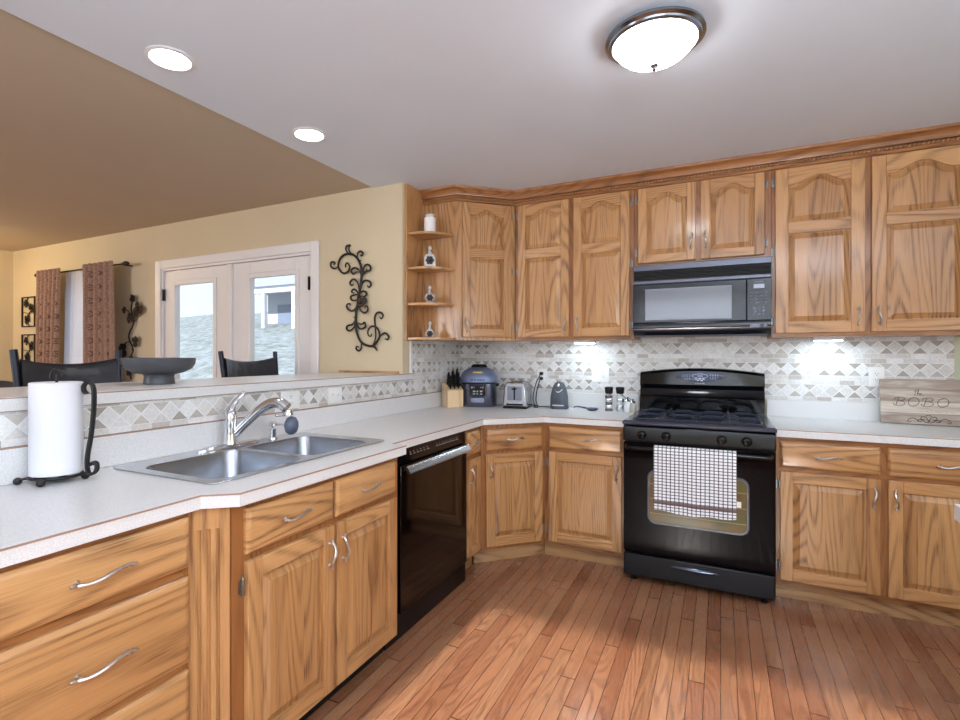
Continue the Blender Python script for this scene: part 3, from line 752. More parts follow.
s = o.modifiers.new('thickness', 'SOLIDIFY'); s.thickness = .0022; s.offset = 0
tag(o, 'white dish towel with dark checks hanging on the oven door handle', 'towel')

m = M(); m.box((tw_+.0015, .0005, .062), (tw_+.022, .0025, .092)); part('care_tag', m, WPLAST, o, smooth=0, label='white sewn-in tag')
# ---------------------------------------------------------------- microwave
mw = thing('microwave', 'black over-the-range microwave mounted beneath the short wall cabinet', 'microwave', (-.498, 3.395, 1.424))
MWB = simple('microwave_black', (22, 25, 36), .14, Specular_IOR_Level=.5); MWS = simple('microwave_trim', (96, 98, 110), .28, .6)
m = M(); m.box((0, .022, .0), (rw, .374, .442)); part('body', m, BLACKM, mw)
m = M(); m.box((0, .0, .405), (rw, .021, .442)); part('top_trim', m, MWS, mw, bevel=.003)
m = M()
for i in range(7): m.box((.004, .004+.0, .347+.008*i), (rw-.004, .020, .3515+.008*i))
part('vent_grille', m, simple('vent_black', (8, 8, 9), .6), mw, smooth=0)
m = M(); m.box((0, -.003, .320), (rw, .021, .345)); part('door_trim', m, MWS, mw, bevel=.005)
dm = M(); dm.box((0, -.006, .078), (.632, .021, .319)); d = part('door', dm, MWB, mw, bevel=.004)
m = M(); a = rect(.078, .552, -.0066, -.0066, 0)
def rxz(x0, x1, z0, z1, y): return [(x0, y, z0), (x1, y, z0), (x1, y, z1), (x0, y, z1)]
m.loft([rxz(.073, .557, .091, .289, -.0062), rxz(.075, .555, .093, .287, -.0085), rxz(.080, .550, .098, .282, -.0082)]); part('door_window', m, simple('microwave_window', (118, 124, 136), .10, .0, Specular_IOR_Level=.8), d, smooth=0)
m = M(); m.box((.634, -.006, .078), (rw, .021, .319)); cp = part('control_panel', m, MWB, mw, bevel=.003)
m = M(); m.box((.668, -.0085, .262), (.722, -.0062, .286)); part('display', m, simple('display_grey', (186, 196, 214), .3), cp, smooth=0)
m = M(); rg = random.Random(8)
for j in range(4):
    for i in range(4): m.box((.652+.024*i, -.0082, .236-.019*j), (.652+.024*i+rg.uniform(.009, .018), -.0061, .239-.019*j))
BGR = simple('button_grey', (112, 120, 140), .5)
for j in range(3):
    for i in range(3):
        kb = M(); kb.lathe([(.0065, -.0061), (.0065, -.0080)], (.672+.023*i, 0, .151-.019*j), 10, axis='y'); part('keypad_button', kb, BGR, cp)
for i in range(5): m.box((.672+.0095*i, -.0082, .296), (.672+.0095*i+.0065, -.0061, .303))
part('button_lettering', m, BGR, cp, smooth=0)
m = M(); L = []
for i in range(13):
    s = i/12; x = rw*s; L.append([(x, -.006, .076), (x, -.010, .060), (x, -.008, .030), (x, .010, .008), (x, .021, .0), (x, .021, .076)])
m.loft(L); vb = part('lower_bezel', m, MWB, mw, smooth=40)
m = M(); m.lathe([(.011, -.0085), (.011, -.012), (.008, -.013)], (.725, 0, .046), 14, axis='y'); m.box((.650, -.0125, .037), (.700, -.009, .054)); part('badge', m, MWS, vb, smooth=0)

# ---------------------------------------------------------------- sink, faucet
sx0, sx1, sy0, sy1 = sk
S = thing('kitchen_sink', 'stainless steel double bowl sink set in the white countertop', 'sink', ((sx0+sx1)/2, (sy0+sy1)/2, ZC))
cx0, cy0 = (sx0+sx1)/2, (sy0+sy1)/2
def L2(pts, z): return [(x-cx0, y-cy0, z) for x, y in pts]
bowls = [(-1.772, -1.378, 1.060, 1.445), (-1.772, -1.378, 1.480, 1.838)]
m = M(); plate(m, [(x-cx0, y-cy0) for x, y in rr(sx0+.003, sx1-.003, sy0+.003, sy1-.003, .03)], [[(x-cx0, y-cy0) for x, y in rr(*bw, .06)] for bw in bowls], .0012, .0055)
part('rim', m, STEEL, S, smooth=40, bevel=.002)
for bw in bowls:
    x0, x1, ya, yb = bw; m = M(); L = [L2(rr(x0, x1, ya, yb, .06), .004), L2(rr(x0+.004, x1-.004, ya+.004, yb-.004, .058), -.008), L2(rr(x0+.012, x1-.012, ya+.012, yb-.012, .055), -.130), L2(rr(x0+.035, x1-.035, ya+.035, yb-.035, .05), -.158), L2(rr(x0+.16, x1-.16, ya+.16, yb-.16, .02), -.163)]
    m.loft(L, False, True); bo = part('bowl', m, BOWL, S, smooth=60)
    m = M(); m.lathe([(.042, -.1625), (.040, -.1595), (.030, -.1605), (.005, -.162)], ((x0+x1)/2-cx0, (ya+yb)/2-cy0, 0), 20); part('drain', m, CHROME, bo)
F = thing('kitchen_faucet', 'chrome single-lever kitchen faucet arching over the sink', 'faucet', (-1.832, 1.478, ZC+.0058))
m = M(); m.loft([[(.030*math.cos(t)*k, .150*math.sin(t)*k, z) for t in [2*PI*i/32 for i in range(32)]] for k, z in ((1, 0), (1.0, .006), (.86, .012), (.3, .014))]); part('base_plate', m, CHROME, F, smooth=50)
m = M(); m.lathe([(.030, .012), (.026, .03), (.024, .09), (.027, .115), (.026, .135), (.018, .152), (.004, .158)], (0, 0, 0), 24); part('body', m, CHROME, F, smooth=60)
m = M(); m.tube(catmull([(0, -.0, .138), (-.004, .012, .165), (.0, .034, .195), (.010, .062, .222)], 5), [.017]*3+[.015]*3+[.012]*4+[.009]*5+[.006], 12, flat=.7); part('lever', m, CHROME, F, smooth=60)
m = M(); sp = catmull([(.012, .010, .050), (.045, .035, .095), (.095, .065, .150), (.140, .085, .178), (.180, .100, .178), (.205, .108, .160)], 6)
m.tube(sp, [.018+.007*(i/(len(sp)-1)) for i in range(len(sp))], 14); part('spout', m, CHROME, F, smooth=60)
m = M(); m.lathe([(.016, .0), (.020, -.012), (.020, -.022), (.010, -.024)], (.212, .112, .152), 16); m.tube([(.205, .098, .132), (.190, .062, .132)], [.006, .005], 8); part('spray_head', m, CHROME, F, smooth=50)
o = M(); o.lathe([(.004, .024), (.020, .018), (.030, .0), (.032, -.018), (.026, -.040), (.012, -.052), (.002, -.054)], (0, 0, 0), 20, sx=.85)
o = part('faucet_filter', o, simple('blue_grey_plastic', (84, 92, 112), .35), None, loc=(-1.832+.216, 1.478+.125, ZC+.0058+.100), smooth=50)
tag(o, 'round blue-grey water filter hanging from the faucet tip', 'filter')
d = thing('soap_dispenser', 'small chrome soap pump on the sink deck beside the faucet', 'soap dispenser', (-1.828, 1.700, ZC+.0058))
m = M(); m.lathe([(.021, 0), (.020, .006), (.015, .010), (.014, .040), (.016, .046)], (0, 0, 0), 16); part('collar', m, CHROME, d, smooth=40)
m = M(); m.lathe([(.009, .046), (.009, .056), (.017, .058), (.017, .074), (.006, .079)], (0, 0, 0), 16); m.tube([(.0, 0, .065), (.03, .02, .066), (.055, .034, .060)], [.006, .005, .0045], 8); part('pump', m, CHROME, d, smooth=40)

# ---------------------------------------------------------------- paper towel holder
H_ = thing('paper_towel_holder', 'black wrought-iron paper towel stand with scrolled side arm', 'paper towel holder', (-1.828, .848, ZC+.0006))
m = M(); R_ = .0655; m.tube([(R_*math.cos(t), R_*math.sin(t), .018) for t in [2*PI*i/36 for i in range(37)]], .0045, 8); m.tube([(-R_, 0, .018), (R_, 0, .018)], .004, 6); m.tube([(0, -R_, .018), (0, R_, .018)], .004, 6); part('base_ring', m, WIRON, H_, smooth=60)
feet = [(-.043, -.080), (.046, -.062), (.056, .052), (-.056, .052)]
for fx, fy in feet:
    m = M(); m.ball((fx, fy, .0115), .0115, n=12); q = Vector((fx, fy)).normalized(); m.tube([(fx, fy, .014), (q.x*R_, q.y*R_, .018)], .004, 6); part('foot', m, WIRON, H_, smooth=80)
m = M(); m.tube([(.001, 0, .018), (.001, 0, .325)], .004, 8)
m.tube(catmull([(0, -.016, .316), (0, -.014, .335), (0, 0, .345), (0, .014, .335), (0, .014, .322)], 4), .003, 6); part('post', m, WIRON, H_, smooth=60)
ax = Vector((.075, .050, 0)).normalized()
def A(r, z): return (ax.x*r, ax.y*r, z)
m = M()
for off in (-.0068, .0068):
    side = Vector((-ax.y, ax.x, 0))*off
    pts = [A(p_[0]-.007, p_[1]) for p_ in [(.094, .268), (.086, .276), (.085, .291), (.094, .302), (.106, .299), (.113, .280), (.114, .24), (.111, .19), (.104, .13), (.096, .08), (.094, .045), (.098, .022), (.109, .018), (.121, .030), (.121, .050), (.111, .055), (.107, .045)]]
    m.tube([Vector(p)+side for p in catmull(pts, 4)], .0040, 7)
m.tube([A(R_, .018), A(.094, .020)], .005, 6)
part('scroll_arm', m, WIRON, H_, smooth=60)
o = M(); PT = NT('paper_towel'); q = PT.noise(PT.obj(), 140, 2); PT.set(Base_Color=s2l((224, 224, 230)), Roughness=.95); PT.bump(q, .3, .001)
n = 40; prof = []
def ring(r, z): return [(r*(1+.012*math.sin(3*t))*math.cos(t), r*(1+.012*math.sin(3*t))*math.sin(t), z) for t in [2*PI*i/n for i in range(n)]]
o.loft([ring(.020, .276), ring(.020, .280), ring(.0635, .281), ring(.067, .279), ring(.067, .003), ring(.0635, .001), ring(.020, .001), ring(.020, .276)], False, False)
o = part('paper_towel_roll', o, PT.m, None, loc=(-1.828, .848, ZC+.0240), smooth=50)
tag(o, 'large white paper towel roll standing on the iron holder', 'paper towel')

# ---------------------------------------------------------------- pedestal bowl on the bar
o = M(); o.lathe([(r_*.88, z_) for r_, z_ in [(.071, 0), (.069, .004), (.066, .034), (.070, .042), (.110, .050), (.145, .066), (.160, .088), (.163, .112), (.160, .1145), (.155, .112), (.150, .090), (.136, .070), (.100, .056), (.004, .050)]], (0, 0, 0), 48)
o = part('pedestal_bowl', o, simple('matte_graphite', (72, 74, 80), .42), None, loc=(-2.205, 1.412, 1.1752), smooth=45)
tag(o, 'wide dark grey footed bowl standing on the bar ledge', 'bowl')

# ---------------------------------------------------------------- bar stools beyond the ledge
LEA = NT('black_leather'); q = LEA.noise(LEA.obj(), 14, 3); LEA.set(Base_Color=s2l((36, 38, 46)), Roughness=.30); LEA.bump(q, .6, .01)
SM = simple('dark_metal_tube', (34, 38, 48), .3, .6)
def stool(label, loc, rz):
    t = thing('bar_stool', label, 'bar stool', loc, rz, 'leather backed stools beyond the bar')
    w = .222
    m = M(); m.loft([[(-.20, -w+.03, z), (.20, -w+.03, z), (.20, w-.03, z), (-.20, w-.03, z)] for z in (.70, .77)]); part('seat', m, LEA.m, t, bevel=.025, seg=3)
    for sx in (-1, 1):
        for sy in (-1, 1):
            m = M(); 
            if sx < 0: m.tube(catmull([(-.25, sy*(w-.005), 0), (-.205, sy*(w-.012), .72), (-.215, sy*(w-.002), .95), (-.262, sy*(w+.016), 1.327)], 5), .0165, 10)
            else: m.tube([(.22, sy*(w-.02), 0), (.18, sy*(w-.05), .71)], .015, 10)
            part('leg', m, SM, t, smooth=60)
    for z in (.25,):
        m = M(); m.tube([(-.235, -w+.004, z), (.205, -w+.03, z), (.205, w-.03, z), (-.235, w-.004, z), (-.235, -w+.004, z)], .010, 8); part('footrest', m, SM, t)
    m = M(); n = 14; rows = []
    for i in range(n+1):
        s = -1+2*i/n; y = s*(w-.004); dip = -.028*(1-s*s); bow = -.030*(1-s*s); wr = .003*math.sin(s*17)
        rows.append([(-.215+bow+wr-.012, y, .98), (-.228+bow-.014+wr, y, 1.10), (-.250+bow-.012+wr, y, 1.27+dip), (-.250+bow, y, 1.283+dip), (-.236+bow+.004+wr, y, 1.27+dip), (-.214+bow+.004+wr, y, 1.10), (-.200+bow+wr, y, .98)])
    m.loft(rows); part('backrest', m, LEA.m, t, smooth=60)
    return t
st = stool('black leather bar stool behind the paper towel roll', (-2.76, 1.462, 0), 0)
clone(st, (-2.78, 2.612, 0), 'black leather bar stool in front of the French doors')
t = thing('dining_chair', 'black leather dining chair just peeking over the bar below the flower pictures', 'chair', (-6.44, 2.44, 0), math.radians(26.6))
m = M(); m.box((-.22, -.44, .44), (.22, .0, .50)); part('seat', m, LEA.m, t, bevel=.02, seg=3)
m = M(); rows = []
for i in range(13):
    s = -1+2*i/12; x = .225*s; zt = 1.045-.075*abs(s)**3; rows.append([(x, .03, .52), (x, .055, .80), (x, .085, zt), (x, .055, zt), (x, .015, .80), (x, -.005, .52)])
m.loft(rows); part('backrest', m, LEA.m, t, smooth=60)
for sx in (-1, 1):
    for y in (-.40, .0):
        m = M(); m.tube([(sx*.19, y, 0), (sx*.19, y, .445)], .018, 8); part('leg', m, SM, t)
# ---------------------------------------------------------------- curtain window group
def curtain_mat(name, base, ringc):
    t = NT(name); x, y, z = t.xyz(t.obj())
    u = t.math('DIVIDE', x, .15); v = t.math('DIVIDE', z, .125)
    fu = t.math('SUBTRACT', t.math('FRACT', u), .5); fv = t.math('SUBTRACT', t.math('FRACT', v), .5)
    rr_ = t.math('SQRT', t.math('ADD', t.math('POWER', t.math('MULTIPLY', fu, .15), 2.0), t.math('POWER', t.math('MULTIPLY', fv, .125), 2.0)))
    ring = t.math('MULTIPLY', t.math('GREATER_THAN', rr_, .018), t.math('LESS_THAN', rr_, .030)); dot = t.math('LESS_THAN', rr_, .009)
    fine = t.noise(t.obj(), 60, 3)
    c = t.mix(t.map(fine, .35, .65), s2l(base), s2l(tuple(int(k*.82) for k in base))); c = t.mix(t.math('MAXIMUM', ring, dot), c, s2l(ringc))
    t.set(Base_Color=c, Roughness=.85); return t.m
CURT = curtain_mat('patterned_curtain', (168, 134, 116), (104, 72, 64))
SHEER = NT('sheer_fabric'); SHEER.set(Base_Color=s2l((246, 246, 252)), Roughness=.9); SHEER.b.inputs['Transmission Weight'].default_value = 0.0
tl = SHEER.t.nodes.new('ShaderNodeBsdfTranslucent'); tl.inputs[0].default_value = (.95, .96, 1, 1); mx = SHEER.t.nodes.new('ShaderNodeMixShader'); mx.inputs[0].default_value = .55
SHEER.t.links.new(SHEER.b.outputs[0], mx.inputs[1]); SHEER.t.links.new(tl.outputs[0], mx.inputs[2]); SHEER.t.links.new(mx.outputs[0], SHEER.t.nodes['Material Output'].inputs[0])
def drape(x0t, x1t, x0b, x1b, z0, z1, folds, amp, y):
    m = M(); n = folds*8; rows = []
    for j in range(13):
        v = j/12; row = []
        for i in range(n+1):
            u = i/n; xa = x0b+(x1b-x0b)*u; xb = x0t+(x1t-x0t)*u; x = xa+(xb-xa)*v
            row.append(m.bm.verts.new((x, y+amp*math.sin(u*folds*2*PI+.4*math.sin(v*3))*(1-.25*v), z0+(z1-z0)*v)))
        rows.append(row)
    for j in range(12):
        for i in range(n): m.bm.faces.new((rows[j][i], rows[j][i+1], rows[j+1][i+1], rows[j+1][i]))
    return m
def curtain(name, m, mat, label, th=.002):
    o = part(name, m, mat, None, smooth=80); s = o.modifiers.new('thickness', 'SOLIDIFY'); s.thickness = th; return tag(o, label, 'curtain')
curtain('curtain', drape(-6.33, -5.87, -6.33, -6.00, .04, 2.165, 6, .030, 2.755), CURT, 'patterned tan curtain panel beside the two framed flower pictures')
curtain('curtain', drape(-5.48, -4.98, -5.46, -4.93, .04, 2.165, 6, .030, 2.755), CURT, 'patterned tan curtain panel by the metal flower stem')
curtain('sheer_curtain', drape(-5.99, -5.44, -6.10, -5.44, .06, 2.150, 8, .010, 2.862), SHEER.m, 'sheer white curtain between the two patterned panels', .001)
r = thing('curtain_rod', 'dark curtain rod with a leaf finial above the dining window', 'curtain rod', (-5.66, 2.812, 2.140))
m = M(); m.tube([(-.72, .0, 0), (.72, .0, 0)], .008, 10); part('rod', m, WIRON, r)
for sgn in (-1, 1):
    m = M(); m.lathe([(.008, 0), (.016, .02), (.010, .035), (.024, .055), (.018, .085), (.003, .11)], (0, 0, 0), 12); o = part('finial', m, WIRON, r, smooth=60, loc=(sgn*.72, 0, 0)); o.rotation_euler = (0, sgn*PI/2, 0)
    m = M(); m.tube([(sgn*.70, 0, 0), (sgn*.70, .106, 0)], .006, 8); part('bracket', m, WIRON, r)
# framed metal flower pictures
def flower_frame(label, z0, z1, seed):
    t = thing('wall_art', label, 'wall art', (-6.85, YD-.012, 0)); w = .14
    m = M()
    for a, b in [((-w, -.006, z0), (-w+.012, .006, z1)), ((w-.012, -.006, z0), (w, .006, z1)), ((-w+.012, -.006, z0), (w-.012, .006, z0+.012)), ((-w+.012, -.006, z1-.012), (w-.012, .006, z1))]: m.box(a, b)
    part('frame', m, WIRON, t, smooth=0)
    rg = random.Random(seed); h = z1-z0; m = M()
    for cx, cz, r in ((-.05, .78, .05), (.06, .62, .055), (-.03, .25, .06)):
        for k in range(6):
            a = k*PI/3+rg.random(); c = (cx+r*.6*math.cos(a), 0, z0+cz*h+r*.6*math.sin(a)); m.lathe([(.001, -.003), (r*.42, 0), (.001, .003)], c, 8, axis='y')
        m.ball((cx, -.003, z0+cz*h), r*.3, n=8)
    m.tube(catmull([(.02, 0, z0+.012), (-.03, 0, z0+.25*h), (.06, 0, z0+.6*h), (-.05, 0, z0+.8*h), (.0, 0, z1-.012)], 5), .004, 6)
    m.tube([(-.128, 0, z0+.5*h), (.0, 0, z0+.45*h), (.128, 0, z0+.62*h)], .004, 6)
    part('flower_spray', m, WIRON, t, smooth=60)
flower_frame('black metal flower picture beside the curtain, the upper of two', 1.61, 1.945, 1)
flower_frame('black metal flower picture beside the curtain, the lower of two', 1.19, 1.53, 2)
# metal flower stem on the dining wall
t = thing('wall_flower_stem', 'dark metal flower stem hanging between curtain and French doors', 'wall art', (-4.95, YD-.03, -.075))
m = M(); spine = catmull([(.02, 0, 1.15), (-.04, 0, 1.30), (.05, 0, 1.42), (-.02, 0, 1.55), (.06, 0, 1.68), (.02, 0, 1.80), (.05, 0, 1.90)], 6); m.tube(spine, .007, 6)
m.tube([(.05, .0, 1.7), (.05, .028, 1.7)], .004, 6); m.tube([(-.03, .0, 1.3), (-.03, .028, 1.3)], .004, 6)
for a, b in [((.04, 1.74), (-.07, 1.80)), ((.05, 1.66), (.14, 1.82)), ((.0, 1.5), (-.09, 1.45)), ((.03, 1.42), (.11, 1.50)), ((-.03, 1.3), (.09, 1.26))]:
    m.tube([(a[0], 0, a[1]), ((a[0]+b[0])/2, -.01, (a[1]+b[1])/2+.02), (b[0], 0, b[1])], .005, 6)
part('stem', m, WIRON, t, smooth=60)
BRZ = simple('aged_bronze', (70, 56, 46), .45, .5)
rg = random.Random(5)
for cx, cz, r in ((.05, 1.90, .045), (.13, 1.80, .075), (-.08, 1.80, .035), (.02, 1.72, .06), (.09, 1.50, .055), (-.10, 1.42, .075), (.06, 1.32, .06), (.0, 1.22, .05)):
    m = M()
    for k in range(5):
        a = 2*PI*k/5+rg.random(); c = (cx+r*.55*math.cos(a), -.008, cz+r*.55*math.sin(a)); m.lathe([(.001, -.006), (r*.45, 0), (.001, .005)], c, 8, axis='y')
    m.ball((cx, -.012, cz), r*.28, n=8); part('blossom', m, BRZ if rg.random() < .6 else WIRON, t, smooth=60)
# wrought-iron scroll
SCROLL = [[(-2.4, 1.928), (-2.403, 1.946), (-2.388, 1.96), (-2.366, 1.937), (-2.373, 1.905), (-2.411, 1.887), (-2.445, 1.902), (-2.468, 1.945), (-2.449, 1.998), (-2.4, 2.024), (-2.34, 2.015), (-2.295, 1.982), (-2.266, 1.93), (-2.259, 1.888), (-2.259, 1.853), (-2.266, 1.806), (-2.273, 1.76), (-2.288, 1.708), (-2.292, 1.667), (-2.306, 1.608), (-2.31, 1.555), (-2.314, 1.52), (-2.299, 1.455), (-2.266, 1.395), (-2.215, 1.369), (-2.165, 1.365), (-2.123, 1.4), (-2.105, 1.434), (-2.116, 1.474), (-2.144, 1.498), (-2.179, 1.499), (-2.204, 1.47), (-2.201, 1.441), (-2.183, 1.432), (-2.172, 1.447)], [(-2.34, 2.015), (-2.37, 2.045), (-2.373, 2.075), (-2.362, 2.083), (-2.392, 2.082), (-2.4, 2.059), (-2.385, 2.034), (-2.362, 2.017)], [(-2.299, 1.991), (-2.295, 2.02), (-2.27, 2.033), (-2.248, 2.016), (-2.259, 1.999), (-2.27, 2.006)], [(-2.468, 1.945), (-2.491, 1.929), (-2.518, 1.931), (-2.538, 1.951), (-2.534, 1.975), (-2.511, 1.976), (-2.499, 1.963), (-2.511, 1.958)], [(-2.259, 1.853), (-2.273, 1.889), (-2.31, 1.918), (-2.34, 1.915), (-2.349, 1.895), (-2.332, 1.876), (-2.31, 1.889), (-2.288, 1.887)], [(-2.259, 1.853), (-2.251, 1.893), (-2.23, 1.927), (-2.201, 1.933), (-2.181, 1.911), (-2.19, 1.889), (-2.212, 1.893), (-2.215, 1.905)], [(-2.259, 1.853), (-2.23, 1.883), (-2.194, 1.886)], [(-2.281, 1.76), (-2.292, 1.808), (-2.318, 1.836), (-2.347, 1.835), (-2.362, 1.812), (-2.347, 1.795), (-2.329, 1.804)], [(-2.27, 1.771), (-2.251, 1.811), (-2.222, 1.824), (-2.19, 1.813), (-2.179, 1.789), (-2.197, 1.774), (-2.21, 1.788)], [(-2.284, 1.731), (-2.31, 1.762), (-2.336, 1.766), (-2.347, 1.749), (-2.325, 1.739)], [(-2.284, 1.731), (-2.259, 1.747), (-2.23, 1.746), (-2.215, 1.727), (-2.237, 1.711), (-2.259, 1.718)], [(-2.284, 1.731), (-2.325, 1.727), (-2.355, 1.717), (-2.347, 1.693), (-2.31, 1.688), (-2.288, 1.702)], [(-2.284, 1.731), (-2.259, 1.7), (-2.244, 1.667), (-2.219, 1.672), (-2.219, 1.693), (-2.237, 1.699)], [(-2.295, 1.667), (-2.318, 1.626), (-2.355, 1.616), (-2.388, 1.638), (-2.388, 1.662), (-2.366, 1.667), (-2.358, 1.652)], [(-2.284, 1.66), (-2.27, 1.619), (-2.237, 1.597), (-2.208, 1.61), (-2.208, 1.637), (-2.226, 1.643), (-2.231, 1.626)], [(-2.31, 1.555), (-2.34, 1.521), (-2.385, 1.51), (-2.391, 1.486), (-2.362, 1.474), (-2.329, 1.497), (-2.314, 1.526)], [(-2.31, 1.555), (-2.288, 1.496), (-2.251, 1.486), (-2.224, 1.506), (-2.237, 1.53), (-2.255, 1.518), (-2.288, 1.525)], [(-2.165, 1.365), (-2.14, 1.417), (-2.14, 1.486), (-2.147, 1.556), (-2.13, 1.59), (-2.098, 1.595), (-2.077, 1.574), (-2.091, 1.551), (-2.105, 1.566)], [(-2.112, 1.422), (-2.081, 1.445), (-2.053, 1.45), (-2.029, 1.427), (-2.039, 1.407), (-2.06, 1.413)], [(-2.262, 1.395), (-2.262, 1.354), (-2.281, 1.331), (-2.306, 1.343), (-2.303, 1.361), (-2.284, 1.357)], [(-2.165, 1.365), (-2.144, 1.354), (-2.123, 1.33)]]
t = thing('wall_scroll', 'black wrought-iron scroll ornament on the tan wall near the corner shelves', 'wall art', (-2.28, YD-.02, 1.70))
m = M()
for k, s in enumerate(SCROLL):
    pts = catmull([(x+2.28, 0, z-1.70) for x, z in s], 5); n = len(pts)
    r0 = .0085 if k == 0 else .0065
    m.tube(pts, [r0*(.62+.5*math.sin(PI*min(1, (i+.5)/n*1.05))) for i in range(n)], 7)
for x, z in ((.0, .27), (-.05, -.13)): m.tube([(x-.0, 0, z), (x, .019, z)], .004, 6)
part('scroll', m, WIRON, t, smooth=60)
m = M(); cx, cz = -2.262+2.28+.005, 1.672-1.70
for k in range(8):
    a = 2*PI*k/8; m.lathe([(.001, -.006), (.016, 0), (.001, .005)], (cx+.022*math.cos(a), -.012, cz+.022*math.sin(a)), 8, axis='y')
m.ball((cx, -.016, cz), .014, n=10); part('rosette', m, BRZ, t, smooth=60)

# ---------------------------------------------------------------- lamps
LAMPW = emis('lamp_white', (.95, .97, 1.0), 30.0)
for n_, (x, y) in enumerate([(-1.936, 1.284), (-1.944, 2.054), (-.9, -1.0), (1.2, .4)]):
    lb = ['recessed ceiling light above the sink', 'recessed ceiling light near the ceiling\'s tan edge, above the dishwasher end', 'recessed ceiling light behind the camera', 'recessed ceiling light over the island'][n_]
    t = thing('recessed_light', lb, 'ceiling light', (x, y, H), 0, 'recessed ceiling lights')
    m = M(); m.lathe([(.086, -.0005), (.088, -.005), (.073, -.009), (.070, -.003), (.070, -.0005)], (0, 0, 0), 36, cap=False); part('trim_ring', m, WHITE, t)
    m = M(); m.lathe([(.0695, -.0008), (.0695, -.003), (.05, -.0045), (.001, -.005)], (0, 0, 0), 36); part('lens', m, LAMPW, t)
t = thing('ceiling_lamp', 'round flush ceiling lamp with frosted glass bowl and nickel rings', 'ceiling lamp', (-.215, 1.965, H))
NK = simple('brushed_nickel', (150, 154, 164), .2, 1.0)
m = M(); m.lathe([(.100, -.0005), (.152, -.012), (.170, -.020), (.172, -.030), (.160, -.036), (.158, -.042), (.146, -.046), (.140, -.040), (.10, -.030)], (0, 0, 0), 48, cap=False); part('ring', m, NK, t, smooth=30)
m = M(); m.lathe([(.139, -.036), (.139, -.045), (.128, -.066), (.105, -.086), (.080, -.096), (.076, -.101), (.050, -.112), (.012, -.118)], (0, 0, 0), 48); part('glass_bowl', m, emis('frosted_lamp_glass', (.93, .96, 1.0), 20.0), t, smooth=50)
m = M(); m.lathe([(.010, -.1185), (.016, -.122), (.010, -.127), (.006, -.130), (.009, -.136), (.002, -.142)], (0, 0, 0), 16); part('finial', m, NK, t, smooth=50)
for sgn, ang in ((1, 0.5), (1, 2.6), (1, 4.7)):
    pass
# under-cabinet lights
UCL = emis('cool_undercabinet_led', (.68, .87, 1.0), 42.0)
for lb, x in (('slim white light under the wall cabinet over the toaster', -.86), ('slim white light under the wall cabinet beside the microwave', .56)):
    t = thing('undercabinet_light', lb, 'light', (x, 3.62, ZU0), 0, 'lights under the wall cabinets')
    m = M(); m.box((-.075, -.035, -.020), (.075, .035, -.0005)); part('housing', m, WPLAST, t, bevel=.003)
    m = M(); m.box((-.065, -.024, -.0225), (.065, .024, -.0205)); part('diffuser', m, UCL, t, smooth=0)
# dining pendant, out of the picture
t = thing('dining_lamp', 'warm glass globe lamp over the dining area', 'ceiling lamp', (-6.60, 1.75, HD))
m = M(); m.lathe([(.07, -.0005), (.07, -.02), (.01, -.03), (.01, -.168)], (0, 0, 0), 24); part('stem', m, NK, t)
m = M(); m.ball((0, 0, -.27), .10, n=24); part('globe', m, emis('warm_globe', (1.0, .76, .42), 52.0), t, smooth=80)

# ---------------------------------------------------------------- counter items
ZT = ZC+.0004
k = thing('knife_block', 'light wooden knife block with black handled knives in the counter corner', 'knife block', (-1.790, 3.385, ZT), math.radians(48))
BEECH = oak('beech', 'z', light=(236, 206, 164), mid=(222, 188, 142), dark=(196, 156, 110), scale=.7)
m = M(); m.prism([(-.062, -.060, 0), (-.062, .085, 0), (-.062, .070, .180), (-.062, -.060, .128)], (.124, 0, 0)); part('block', m, BEECH, k, bevel=.003)
for r_, (hy, hz, ln) in enumerate([(-.035, .136, .075), (-.005, .149, .09), (.028, .163, .10)]):
    for i in range(3):
        x = -.032+.032*i; lean = Vector((.0, -.30, .95)).normalized(); q = Vector((x, hy, hz+.002)); m = M()
        e_ = ln*(1+.12*((i*7+r_*3) % 3))
        m.tube([q, q+lean*e_*.3, q+lean*e_*.85, q+lean*e_], [.0065, .0085, .0095, .005], 8, flat=1.0); part('knife_handle', m, BLACKM, k, smooth=60)
m = M(); m.tube([(.042, .045, .172), (.040, .035, .25), (.040, .034, .262)], [.005, .004, .001], 6); part('sharpening_steel', m, STEEL_D, k)

p = thing('pressure_cooker', 'blue-grey countertop pressure cooker with a black control panel', 'pressure cooker', (-1.655, 3.560, ZT), math.radians(20))
CK = simple('cooker_blue_grey', (112, 124, 154), .30, .3); CKS = simple('cooker_steel', (120, 124, 142), .25, .9)
def sq(rx, ry, z, e=.5, n=40):
    out = []
    for i in range(n):
        t = 2*PI*i/n; c_, s_ = math.cos(t), math.sin(t); out.append((rx*math.copysign(abs(c_)**e, c_), ry*math.copysign(abs(s_)**e, s_), z))
    return out
m = M(); m.loft([sq(.128, .120, 0, .6), sq(.134, .126, .008, .6), sq(.134, .126, .170, .6), sq(.126, .118, .176, .6)]); part('base', m, CKS, p, smooth=40)
m = M(); m.loft([sq(.132, .124, .1765, .65), sq(.142, .134, .184, .65), sq(.142, .134, .222, .65), sq(.132, .124, .245, .75), sq(.110, .104, .272, .85), sq(.070, .066, .290, .9), sq(.02, .02, .295, 1)]); lid = part('lid', m, CK, p, smooth=40)
m = M(); m.tube([(-.055, 0, .289), (-.045, 0, .304), (.045, 0, .304), (.055, 0, .289)], .009, 8, flat=1.6); part('lid_handle', m, BLACKM, lid)
m = M(); m.prism([(-.035, -.1168, .252), (.035, -.1168, .252), (.035, -.1108, .260), (-.035, -.1108, .260)], (0, -.004, .002)); part('sticker', m, simple('yellow_label', (232, 214, 120), .6), lid, smooth=0)
m = M()
